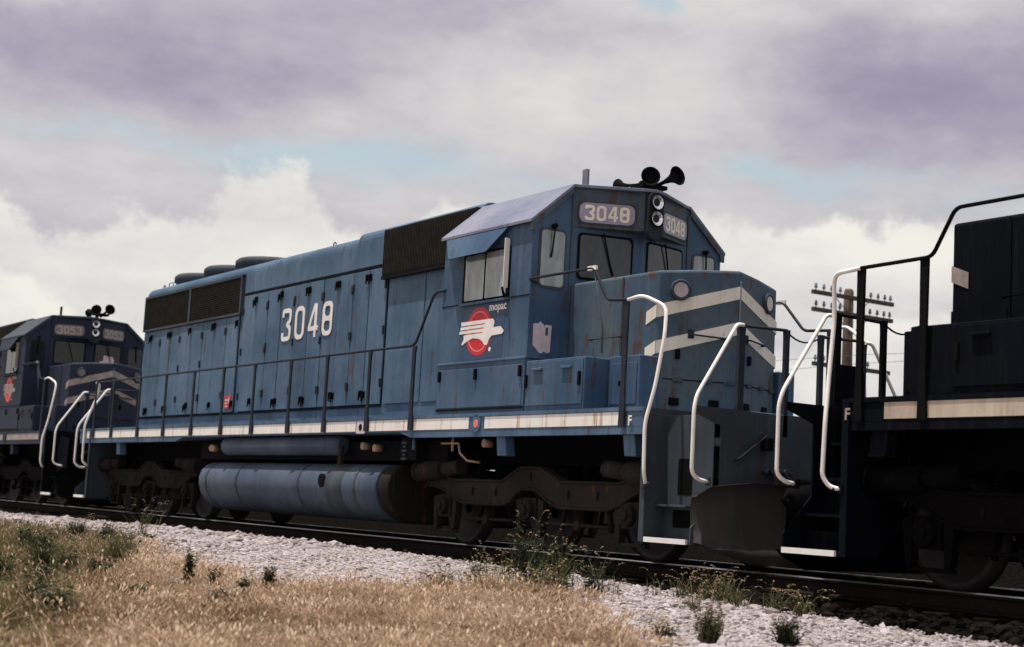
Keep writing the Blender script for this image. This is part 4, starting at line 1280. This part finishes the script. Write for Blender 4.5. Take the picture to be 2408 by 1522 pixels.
# --- gravel stones
def stones(name, n, xr, yfun, size, mat, seed, zoff=0.0, fine=True, tfun=None):
    rs = np.random.RandomState(seed)
    x = rs.uniform(*xr, n)
    lo, hi = yfun(x)
    y = lo + (hi - lo) * rs.rand(n)
    z = ground_z(x, y) + zoff
    if fine:
        bm = bmesh.new(); bmesh.ops.create_icosphere(bm, subdivisions=1, radius=1)
    else:
        bm = bmesh.new(); bmesh.ops.create_icosphere(bm, subdivisions=1, radius=1)
        bmesh.ops.delete(bm, geom=[f for f in bm.faces if f.calc_center_median().z < -.55], context='FACES')
    bm.verts.ensure_lookup_table()
    bv = np.array([v.co[:] for v in bm.verts]); bf = np.array([[v.index for v in f.verts] for f in bm.faces]); bm.free()
    k = len(bv)
    r = size * np.exp(rs.normal(0, .42, n))
    sc = np.stack([r * rs.uniform(.8, 1.4, n), r * rs.uniform(.7, 1.1, n), r * rs.uniform(.45, .85, n)], 1)
    P_ = bv[None] * (1 + rs.uniform(-.28, .28, (n, k, 1)))
    P_ = P_ * sc[:, None, :]
    a = rs.uniform(0, 6.28, n); ca, sa = np.cos(a)[:, None], np.sin(a)[:, None]
    tl = rs.uniform(-.5, .5, n)[:, None]
    xx = P_[..., 0] * ca - P_[..., 1] * sa; yy = P_[..., 0] * sa + P_[..., 1] * ca; z_ = P_[..., 2] + xx * tl * .5
    VV = np.stack([xx + x[:, None], yy + y[:, None], z_ + (z + r * .25)[:, None]], 2).reshape(-1, 3)
    FF = (bf[None] + (np.arange(n) * k)[:, None, None]).reshape(-1, 3)
    ti = np.clip(rs.normal(.55, .22, n), 0, 1)
    if tfun is not None: ti = tfun(x, y, ti, rs)
    return fast_mesh(name, VV, FF, mat, 3, tint=np.repeat(ti, k))


GRAVEL = tint_mat('pale_gravel', [(0, (.17, .135, .125)), (.25, (.29, .25, .25)), (.6, (.39, .345, .35)), (1, (.49, .44, .45))])
def stain(x, y, ti, rs):
    """rust and oil stained stones grow more frequent towards the track, with a few patches"""
    k = np.clip((y + 2.6) / 1.0, 0, 1) * .5 + np.clip(np.sin(x * 2.7 + 1.3 * np.sin(y * 3)) * np.sin(y * 2.9 + x) - .55, 0, 1)
    return np.where(rs.rand(len(ti)) < k, ti * .35, ti)


gA = stones('gravel', 52000, (-3, 9.6), lambda x: (grass_edge(x) - .7, np.full_like(x, -1.78)), .0155, GRAVEL, 5, tfun=stain)
tag(gA, 'pale crushed stone covering the shoulder between track and dry grass', 'gravel', kind='stuff')
gB = stones('gravel', 30000, (-34, -3), lambda x: (grass_edge(x) - .7, np.full_like(x, -1.80)), .025, GRAVEL, 6, fine=False, tfun=stain)
tag(gB, 'pale crushed stone of the shoulder further back beside the rear locomotive', 'gravel', kind='stuff')
BALLAST = tint_mat('shaded_oily_ballast', [(0, (.003, .003, .003)), (.6, (.010, .008, .007)), (1, (.022, .018, .015))], spec=0)  # oil-dark stones, with the shade beside the train put into their colour
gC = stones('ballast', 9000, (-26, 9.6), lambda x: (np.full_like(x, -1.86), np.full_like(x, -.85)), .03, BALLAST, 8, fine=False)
tag(gC, 'oil soaked ballast darkened by painted shade between the tie ends and the pale gravel', 'ballast', kind='stuff')

# --- track
track = empty('railway_track', (0, 0, 0)); tag(track, 'railway track under the train', kind='structure')
for s in (-1, 1):
    r_ = MB()
    sec = [(-.070, -.175), (.070, -.175), (.070, -.160), (.012, -.145), (.010, -.050), (.034, -.035), (.036, -.012), (-.036, -.012), (-.034, -.035), (-.010, -.050), (-.012, -.145), (-.070, -.160)]
    r_.prism([(s * .755 + a, b_) for a, b_ in sec], xfn, -400, 60)
    rail = r_.build('rail', RAILSIDE, track)
    MB().prism([(s * .755 - .034, -.012), (s * .755 + .034, -.012), (s * .755 + .030, 0), (s * .755 - .030, 0)], xfn, -400, 60).build('rail_head', STEEL, rail)
tie0 = None
for i in range(150):
    x = -66 + i * .535 + rnd.uniform(-.03, .03)
    if tie0 is None:
        tie0 = MB().box(-.115, .115, -1.30, 1.30, -.36, -.178).build('tie', TIE, track, bevel=.01); t_ = tie0
    else:
        t_ = clone(tie0, track)
    t_.location = (x, rnd.uniform(-.04, .04), rnd.uniform(-.004, .004)); t_.rotation_euler = (0, 0, rnd.uniform(-.01, .01))
for i in range(40):
    x = -9 + i * .535 * 1.0
    if x > 9.5: break
    MB().box(x - .09, x + .09, -.90, -.62, -.178, -.166).build('tie_plate', RAILSIDE, track)


# --- grass
def blades(n, x, y, h, w, lean, seed, heads=0.3, tfun=None, adir=None, tint=None):
    """bent 3-segment blades, some with a seed head; returns V, F, tint"""
    rs = np.random.RandomState(seed)
    z = ground_z(x, y)
    a = rs.uniform(0, 2 * np.pi, n) if adir is None else adir
    L = lean * rs.uniform(.2, 1.6, n) * h
    dx_, dy_ = np.cos(a) * L, np.sin(a) * L
    b = rs.uniform(0, np.pi, n)
    wx, wy = np.cos(b) * w * .5, np.sin(b) * w * .5
    ts = [0, .4, .75, 1.0]
    ws = [1, .85, .55, .12]
    vs = []
    for t_, k in zip(ts, ws):
        px = x + dx_ * t_ ** 2; py = y + dy_ * t_ ** 2; pz = z + h * (t_ - .22 * lean * t_ ** 2) - .01
        vs += [np.stack([px - wx * k, py - wy * k, pz], 1), np.stack([px + wx * k, py + wy * k, pz], 1)]
    V1 = np.stack(vs, 1).reshape(-1, 3)
    f = np.array([[0, 1, 3, 2], [2, 3, 5, 4], [4, 5, 7, 6]])
    F1 = (f[None] + (np.arange(n) * 8)[:, None, None]).reshape(-1, 4)
    ti = np.clip(rs.normal(.5, .2, n), 0, 1) if tint is None else tint
    if tfun is not None: ti = tfun(x, y, ti, rs)
    T1 = np.repeat(ti, 8)
    m = rs.rand(n) < heads
    k = int(m.sum())
    if k:
        tx = (x + dx_)[m]; ty = (y + dy_)[m]; tz = (z + h * (1 - .22 * lean) - .01)[m]
        hl = rs.uniform(.03, .07, k); hw = rs.uniform(.006, .013, k)
        ux, uy = np.cos(a[m]) * .5, np.sin(a[m]) * .5
        px, py = -np.sin(a[m]), np.cos(a[m])
        c0 = np.stack([tx, ty, tz], 1); c1 = np.stack([tx + ux * hl, ty + uy * hl, tz + hl * .75], 1)
        mid = (c0 + c1) / 2; off = np.stack([px * hw, py * hw, 0 * px], 1); off2 = np.stack([0 * px, 0 * px, hw], 1)
        V2 = np.stack([c0, mid + off, c1, mid - off, c0, mid + off2, c1, mid - off2], 1).reshape(-1, 3)
        F2 = (np.array([[0, 1, 2, 3], [4, 5, 6, 7]])[None] + (np.arange(k) * 8)[:, None, None]).reshape(-1, 4) + len(V1)
        return np.vstack([V1, V2]), np.vstack([F1, F2]), np.concatenate([T1, np.repeat(np.clip(ti[m] + .25, 0, 1), 8)])
    return V1, F1, T1


DRY = tint_mat('dry_straw', [(0, (.075, .095, .035)), (.2, (.14, .12, .055)), (.42, (.31, .205, .13)), (.7, (.52, .375, .265)), (1, (.74, .58, .45))], trans=.25)


SEEDG = tint_mat('pale_seed_stalk', [(0, (.22, .17, .09)), (.5, (.46, .35, .23)), (1, (.74, .60, .46))], trans=.2)


def in_view(x, y, z=-.3, m=1.08):
    d = np.stack([x - CAM.x, y - CAM.y, z - CAM.z + 0 * x], 1)
    zc = d @ np.array(fw); xc = d @ np.array(R_); yc = d @ np.array(U_)
    return (zc > 2) & (np.abs(xc / zc) < .3373 * m) & (yc / zc > -.2132 * m - .03) & (yc / zc < .2)


def scatter_grass(n, xr, yr, seed, mask=None, dens=None):
    rs = np.random.RandomState(seed)
    x = rs.uniform(*xr, n); y = rs.uniform(*yr, n)
    e = grass_edge(x)
    k = y < e + rs.exponential(.10, n)
    cl_ = np.sin(x * 1.7 + 2 * np.sin(y * 1.1)) * np.sin(y * 2.3 + 1.5 * np.sin(x * .9)) + .5 * np.sin(x * 5.1 + y * 3.7)
    k &= rs.rand(n) < np.clip(.75 + .4 * cl_, .12, 1)
    if mask is not None: k &= mask(x, y)
    return x[k], y[k], cl_[k]


def green_left(x, y, ti, rs):
    """greener growth at far left, corner darkening put into its tint, straw elsewhere"""
    g_ = np.clip((-6.0 - .37 * (x + .6) - y) / .9, 0, 1) * np.clip((6.5 - x) / 2, 0, 1)
    patch = np.clip(np.sin(x * .9 + 1.1) * np.sin(y * 1.3 + x * .4) - .25, 0, 1)
    ti = ti - .62 * g_ * (rs.rand(len(ti)) < .9) - .34 * patch * (rs.rand(len(ti)) < .55)
    return np.clip(ti + .08, 0, 1)


def clumps(n, xr, yr, seed, per, rad, hr, w, mask=in_view, lean=1.0, heads=.4, edge=.10):
    rs = np.random.RandomState(seed)
    cx = rs.uniform(*xr, n); cy = rs.uniform(*yr, n)
    k = (cy < grass_edge(cx) + rs.exponential(edge, n)) & mask(cx, cy)
    den = np.sin(cx * 1.3 + 2.2 * np.sin(cy * .9 + 1)) * np.sin(cy * 1.9 + 1.7 * np.sin(cx * .8))
    k &= rs.rand(n) < np.clip(.66 + .55 * den, .05, 1)
    cx, cy, den = cx[k], cy[k], den[k]; m = len(cx)
    ch = hr[0] + (hr[1] - hr[0]) * rs.beta(1.2, 3.2, m) * (1 + .35 * den)
    ch *= np.clip((grass_edge(cx) - cy) / .9 + .5, .35, 1.0)
    ct = np.clip(rs.normal(.50, .17, m), 0, 1); ca = rs.uniform(0, 6.283, m)
    N = m * per
    R = np.repeat
    a = rs.uniform(0, 6.283, N); rr = rad * np.sqrt(rs.rand(N)) * R(.5 + ch / hr[1], per)
    x = R(cx, per) + rr * np.cos(a); y = R(cy, per) + rr * np.sin(a) * .8
    # outward lean mixed with the lean of the whole clump
    vx = np.cos(a) * .7 + np.cos(R(ca, per)) * .8 + rs.normal(0, .35, N); vy = np.sin(a) * .7 + np.sin(R(ca, per)) * .8 + rs.normal(0, .35, N)
    h = R(ch, per) * rs.uniform(.45, 1.15, N)
    ti = np.clip(R(ct, per) + rs.normal(0, .13, N), 0, 1)
    return blades(N, x, y, h, np.full(N, w), lean, seed + 1, heads, green_left, np.arctan2(vy, vx), ti)


V1, F1, T1 = clumps(24000, (-8, 11), (-11.2, -2.8), 11, 16, .10, (.04, .36), .0060, lean=1.7)
tag(fast_mesh('dry_grass', V1, F1, DRY, 4, tint=T1), 'matted straw coloured dry grass across the foreground', 'grass', kind='stuff')
V1, F1, T1 = clumps(9000, (-34, -6), (-14.5, -3.0), 12, 10, .16, (.12, .38), .011)
tag(fast_mesh('dry_grass', V1, F1, DRY, 4, tint=T1), 'dry grass thinning out beside the rear locomotive', 'grass', kind='stuff')
V1, F1, T1 = clumps(1500, (-7, 10), (-10.5, -2.9), 31, 3, .10, (.22, .46), .0042, lean=.9, heads=.95)
tag(fast_mesh('seed_grass', V1, F1, SEEDG, 4, tint=T1), 'taller pale stalks with seed heads standing out of the matted dry grass', 'grass', kind='stuff')
# outside the frame the same verge goes on, thinner
rs = np.random.RandomState(77)
x = rs.uniform(-25, 24, 45000); y = rs.uniform(-17, -4.3, 45000)
k = (y < grass_edge(np.clip(x, -30, 9.4))) & ~in_view(x, y)
x, y = x[k], y[k]
V1, F1, T1 = blades(len(x), x, y, rs.uniform(.1, .26, len(x)), np.full(len(x), .009), .8, 5, .2, None)
tag(fast_mesh('dry_grass', V1, F1, DRY, 4, tint=T1), 'dry grass around the photographer outside the picture', 'grass', kind='stuff')


# ------------------------------------------------------------------ weeds
WEED = tint_mat('weed_leaf', [(0, (.012, .020, .012)), (.4, (.026, .040, .022)), (.75, (.055, .070, .036)), (1, (.17, .16, .09))], trans=.2)
OLIVE = tint_mat('olive_leaf', [(0, (.035, .042, .018)), (.5, (.090, .092, .042)), (1, (.26, .22, .13))], trans=.2)
SEEDY = tint_mat('seed_head', [(0, (.16, .12, .07)), (.5, (.38, .27, .17)), (1, (.62, .47, .34))], trans=.2)


def mesh_part(name, V, F, mat, parent, tint):
    ob = fast_mesh(name, V, F, mat, F.shape[1], tint=tint)
    ob.parent = parent
    return ob


def ribbon(pts, w, side):
    """flat tapering strip along pts"""
    n = len(pts)
    V = []
    for i, p in enumerate(pts):
        k = w * (1 - .85 * (i / (n - 1)) ** 1.5)
        V += [p - side * k * .5, p + side * k * .5]
    F = [(2 * i, 2 * i + 1, 2 * i + 3, 2 * i + 2) for i in range(n - 1)]
    return V, F


def weed(label, x, y, h, spread, stems, seed, mat, leaves=14, leaf=.05, seedy=0.0, group=None, name='weed', cat='weed', leafw=.42, grassy=0):
    r = random.Random(seed)
    leaves = int(leaves * 1.5); stems = int(stems * 1.3); leaf *= 1.15; h *= 1.08; grassy = int(grassy * 1.6)
    z = float(ground_z(x, y)) - .02
    root = empty(name, (x, y, z)); tag(root, label, cat, group)
    SV, SF, ST, LV, LF, LT, HV, HF, HT_ = [], [], [], [], [], [], [], [], []

    def addq(V, F, T, vs, fs, t):
        o = len(V); V += [tuple(v) for v in vs]; F += [tuple(i + o for i in f) for f in fs]; T += [t] * len(vs)
    for i in range(stems):
        a = r.uniform(0, 6.283); L = h * r.uniform(.55, 1.05); lean = spread * r.uniform(.1, 1.0)
        b = Vector((r.gauss(0, spread * .18), r.gauss(0, spread * .18), 0))
        d = Vector((math.cos(a), math.sin(a), 0))
        pts = [b + d * lean * t ** 1.7 + Vector((0, 0, L * (t - .12 * t * t))) for t in (0, .25, .5, .75, 1.0)]
        sd = Vector((-math.sin(a + .7), math.cos(a + .7), 0))
        vs, fs = ribbon(pts, .008, sd)
        tn = min(1, max(0, r.gauss(.45, .2)))
        addq(SV, SF, ST, vs, fs, tn)
        for j in range(leaves):
            t = r.uniform(.08, 1)
            k = min(3, int(t * 4)); p = pts[k].lerp(pts[k + 1], t * 4 - k)
            aa = r.uniform(0, 6.283); e = r.uniform(-.1, .9)
            ld = Vector((math.cos(aa) * math.cos(e), math.sin(aa) * math.cos(e), math.sin(e)))
            ls = ld.cross(Vector((r.uniform(-1, 1), r.uniform(-1, 1), 1))).normalized()
            q = leaf * r.uniform(.6, 1.4) * (1.15 - .6 * t)
            m1 = p + ld * q * .5 + Vector((0, 0, -.02 * q)); e1 = p + ld * q + Vector((0, 0, -.25 * q))
            addq(LV, LF, LT, [p, m1 - ls * q * leafw * .5, e1, m1 + ls * q * leafw * .5], [(0, 1, 2, 3)], min(1, max(0, r.gauss(.35 + .35 * t, .18))))
        if r.random() < seedy:
            p = pts[-1]
            hd = (pts[-1] - pts[-2]).normalized()
            for j in range(16):
                q = j / 16
                aa = r.uniform(0, 6.283)
                c = p + hd * (.09 * q - .02) + Vector((0, 0, -.06 * q * q)) + d * .03 * q
                o = Vector((math.cos(aa), math.sin(aa), r.uniform(-.2, .6))) * .014
                s2 = Vector((-math.sin(aa), math.cos(aa), 0)) * .005
                addq(HV, HF, HT_, [c, c + o * .5 + s2, c + o, c + o * .5 - s2], [(0, 1, 2, 3)], r.uniform(.3, 1))
    for i in range(grassy):
        a = r.uniform(0, 6.283); L = h * r.uniform(.4, .95)
        d = Vector((math.cos(a), math.sin(a), 0)); b = Vector((r.gauss(0, spread * .25), r.gauss(0, spread * .25), 0))
        pts = [b + d * spread * r.uniform(.5, 1.1) * t ** 2 + Vector((0, 0, L * (t - .25 * t * t))) for t in (0, .35, .7, 1.0)]
        vs, fs = ribbon(pts, .009, Vector((-d.y, d.x, 0)))
        addq(LV, LF, LT, vs, fs, r.uniform(.2, 1))
    if SV: mesh_part('stem', np.array(SV), np.array(SF), mat, root, np.array(ST))
    if LV: tag(mesh_part('foliage', np.array(LV), np.array(LF), mat, root, np.array(LT)), kind='stuff')
    if HV: tag(mesh_part('seed_head', np.array(HV), np.array(HF), SEEDY, root, np.array(HT_)), kind='stuff')
    return root


G1 = 'weeds between the gravel and the dry grass'
weed('dark green leafy weed, the pointed one on the left at the edge of the gravel', 1.10, -6.10, .36, .08, 12, 1, WEED, 34, .045, group=G1)
weed('lower dark green weed just right of the pointed leafy one', 1.42, -5.98, .22, .07, 10, 2, WEED, 26, .04, group=G1)
weed('pale green thin weed left of the bushy one, below the fuel tank', 2.15, -5.98, .22, .08, 9, 3, OLIVE, 16, .05, group=G1, grassy=20)
weed('bright green bushy weed at the gravel edge below the fuel tank', 2.00, -5.66, .27, .10, 14, 4, WEED, 26, .05, group=G1, grassy=26)
weed('small dark upright stalk on the gravel edge below the tank end', 2.25, -4.60, .15, .02, 3, 5, WEED, 12, .03, group=G1)
weed('low green sprig on the open gravel at left', -6.0, -3.9, .14, .14, 7, 6, WEED, 16, .05, group=G1)
G2 = 'tall weeds in front of the leading truck'
weed('tallest green weed in front of the middle axle, with drooping stalks', 3.02, -3.45, .84, .24, 10, 10, WEED, 12, .07, .5, G2, grassy=20)
weed('leafy green weed right of the tallest one, before the third axle', 3.00, -3.00, .64, .22, 9, 11, WEED, 12, .065, .3, G2, grassy=16)
weed('feathery weed with pale seed heads left of the tallest one', 2.72, -3.75, .52, .24, 12, 12, OLIVE, 8, .06, .8, G2, grassy=26)
weed('low grey-green weed at the left foot of the tall clump', 2.62, -4.15, .24, .22, 14, 13, WEED, 20, .055, .1, G2, grassy=16)
weed('broad green weed low in the clump, nearest the camera', 3.45, -3.55, .40, .26, 16, 14, OLIVE, 18, .06, .6, G2, grassy=30)
weed('single stalk with nodding straw head right of the tall clump', 3.30, -2.60, .34, .14, 3, 15, OLIVE, 3, .05, 1.0, G2, grassy=6)
weed('bending straw stalk beside the ballast right of the clump', 3.55, -2.25, .30, .16, 3, 16, OLIVE, 2, .05, 1.0, G2, grassy=5)
for i, (x_, y_, h_, m_, lb) in enumerate([(2.35, -3.9, .34, OLIVE, 'grey-green weed at the far left of the tall clump'), (3.25, -2.75, .50, WEED, 'dark weed leaning out at the right of the tall clump'), (2.85, -3.15, .74, WEED, 'tall dark weed just behind the tallest one'),
                                          (3.30, -3.20, .60, OLIVE, 'dense dark weed in the heart of the clump'), (2.60, -3.40, .48, OLIVE, 'olive weed behind the feathery one')]):
    weed(lb, x_, y_, h_, .30, 10, 140 + i, m_, 6, .06, .9, G2, grassy=34)
G3 = 'dry seed grass tufts along the dark ballast'
for i, (x_, y_, h_, lb) in enumerate([(3.75, -2.05, .30, 'leftmost dry seed grass tuft along the ballast under the step'), (4.00, -1.95, .34, 'second dry seed grass tuft along the ballast under the plow'),
                                      (4.25, -1.98, .40, 'tallest dry seed grass tuft, below the plow blade'), (4.50, -2.02, .32, 'bushy dry seed grass tuft right of the tallest one'),
                                      (4.95, -1.95, .30, 'sparse dry seed grass tuft between the two locomotives'), (5.30, -1.95, .28, 'rightmost dry seed grass tuft along the ballast'),
                                      (4.55, -2.60, .22, 'short straw tuft on the gravel just above the olive shrub')]):
    weed(lb, x_, y_, h_, .20, 13, 30 + i, OLIVE, 3, .04, .9, G3, name='grass_tuft', cat='grass tuft', grassy=26)
G4 = 'olive green bushes in the gravel at bottom right'
weed('olive bushy weed, the larger one at the bottom right edge of the picture', 6.42, -4.00, .34, .16, 26, 50, OLIVE, 26, .04, .15, G4, grassy=70)
weed('smaller olive bushy weed right of the larger one at the bottom edge', 6.72, -3.50, .26, .14, 20, 51, WEED, 24, .04, .1, G4, grassy=50)
weed('dry weed at the left foot of the larger olive bush', 6.05, -4.15, .20, .14, 12, 52, OLIVE, 12, .04, .6, G4, grassy=40)
for i, (x_, y_, h_, lb) in enumerate([(3.15, -3.9, .34, 'straw tuft at the foot of the tallest weed'), (3.45, -3.7, .30, 'straw tuft in front of the broad low weed'), (2.75, -4.3, .28, 'straw tuft left of the broad weed clump'),
                                      (3.75, -3.7, .26, 'straw tuft right of the weed clump where the gravel begins')]):
    weed(lb, x_, y_, h_, .26, 16, 110 + i, SEEDY, 2, .04, .9, 'straw tufts around the weed clump', name='grass_tuft', cat='grass tuft', grassy=170)
G5 = 'tall green grass clumps at far left, the dark ones also standing for corner darkening'  # dark clumps at lower left also paint in the corner darkening
for i, (x_, y_, h_, m_, lb) in enumerate([(-.60, -6.30, .50, OLIVE, 'tall olive grass clump at left, nearest the pointed weed'), (-1.3, -6.0, .46, OLIVE, 'tall olive grass clump behind the nearest one at left'),
                                          (-1.0, -6.9, .42, WEED, 'dark green grass clump left of the tall olive ones'), (-2.2, -6.6, .46, WEED, 'dark green grass clump towards the left edge'),
                                          (-3.4, -6.4, .46, WEED, 'dark grass clump at the left edge beside the gravel'), (0.2, -6.7, .26, WEED, 'low dark clump between the tall grass and the pointed weed'),
                                          (.6, -7.4, .24, WEED, 'low dark clump in the straw at lower left'), (-.2, -7.6, .34, WEED, 'dark green clump near the lower left corner'),
                                          (2.0, -7.0, .16, WEED, 'small dark clump in the straw below the pointed weed'), (2.7, -6.4, .15, WEED, 'small dark clump in the straw below the bushy weed'), (2.6, -8.0, .30, WEED, 'dark green clump second from the lower left corner'), (1.0, -8.2, .36, WEED, 'tall dark clump at the left edge low in the picture'), (-1.6, -7.6, .46, WEED, 'tall dark clump at the left edge above the lower one'),
                                          (-4.6, -5.0, .42, WEED, 'dark clump at the gravel edge, second from the left edge'), (-6.2, -4.9, .44, WEED, 'dark clump at the gravel edge nearest the left edge'), (-3.2, -5.3, .40, OLIVE, 'olive clump at the gravel edge left of the tall ones'),
                                          (3.4, -8.1, .30, WEED, 'dark clump in the lower left corner'), (-.2, -6.9, .44, OLIVE, 'olive clump in front of the tall pair at left'), (-2.3, -5.6, .46, OLIVE, 'tall olive clump farthest back at the gravel edge')]):
    weed(lb, x_, y_, h_, .22, 14, 60 + i, m_, 10, .06, .25, G5, name='grass_clump', cat='grass clump', grassy=170)
weed('thin dry stalks standing up against the dark ballast at left', -7.2, -3.6, .62, .40, 16, 90, OLIVE, 2, .04, .9, G3, name='grass_tuft', cat='grass tuft', grassy=10)

# ------------------------------------------------------------------ telephone pole
pole = empty('utility_pole', (-13.65, 17.95, .4)); tag(pole, 'weathered wooden telephone pole with three crossarms behind the train', 'utility pole')
MB().tube([(0, 0, -.6), (0, 0, 6.40), (0, 0, 6.46)], [.17, .13, .10], 16).build('pole', WOOD, pole)
insul = None
for z, L, pins in ((6.20, 1.53, (-1.40, -1.11, -.82, -.50, .38, .66, .94, 1.20, 1.42)), (5.74, 1.51, (-1.38, -1.09, -.80, -.50, .36, .64, .92, 1.18, 1.40)), (4.30, 1.44, (-1.35, -1.05, -.75, .60))):
    arm = MB().box(.13, .22, -L, L, z - .055, z + .055).build('crossarm', ARM, pole, bevel=.008)
    for p_ in pins:
        if insul is None:
            m_ = MB().tube([(0, 0, 0), (0, 0, .07)], .014, 6)
            m_.tube([(0, 0, .06), (0, 0, .09), (0, 0, .12), (0, 0, .17), (0, 0, .19)], [.045, .048, .034, .032, .015], 10)
            insul = m_.build('insulator', INSUL, arm); o = insul
        else:
            o = clone(insul, arm)
        o.location = (.175, p_, z + .055)
    for q in (-1, 1):
        MB().tube([(.12, q * .62, z - .05), (.14, q * .02, z - .50)], .012, 5).build('arm_brace', POST, pole)
WIRE = plain('telephone_wire', (.10, .09, .12), .6)
for k, (yy, zz_, lb) in enumerate(((-1.05, 4.95, 'thin telephone wire on the lowest crossarm, nearer the train'), (.60, 4.95, 'thin telephone wire on the lowest crossarm, farther from the train'))):
    p_ = []
    for i in range(41):
        x = -60 + i * 3.0
        d_ = ((x + 13.65) % 46) / 46
        p_.append((x, 17.95 + yy, zz_ - 1.1 * 4 * d_ * (1 - d_) * .4))
    o = MB().tube([(a, b_, c) for a, b_, c in p_], .006, 4).build('telephone_wire', WIRE)
    tag(o, lb, 'wire', 'telephone wires behind the train')
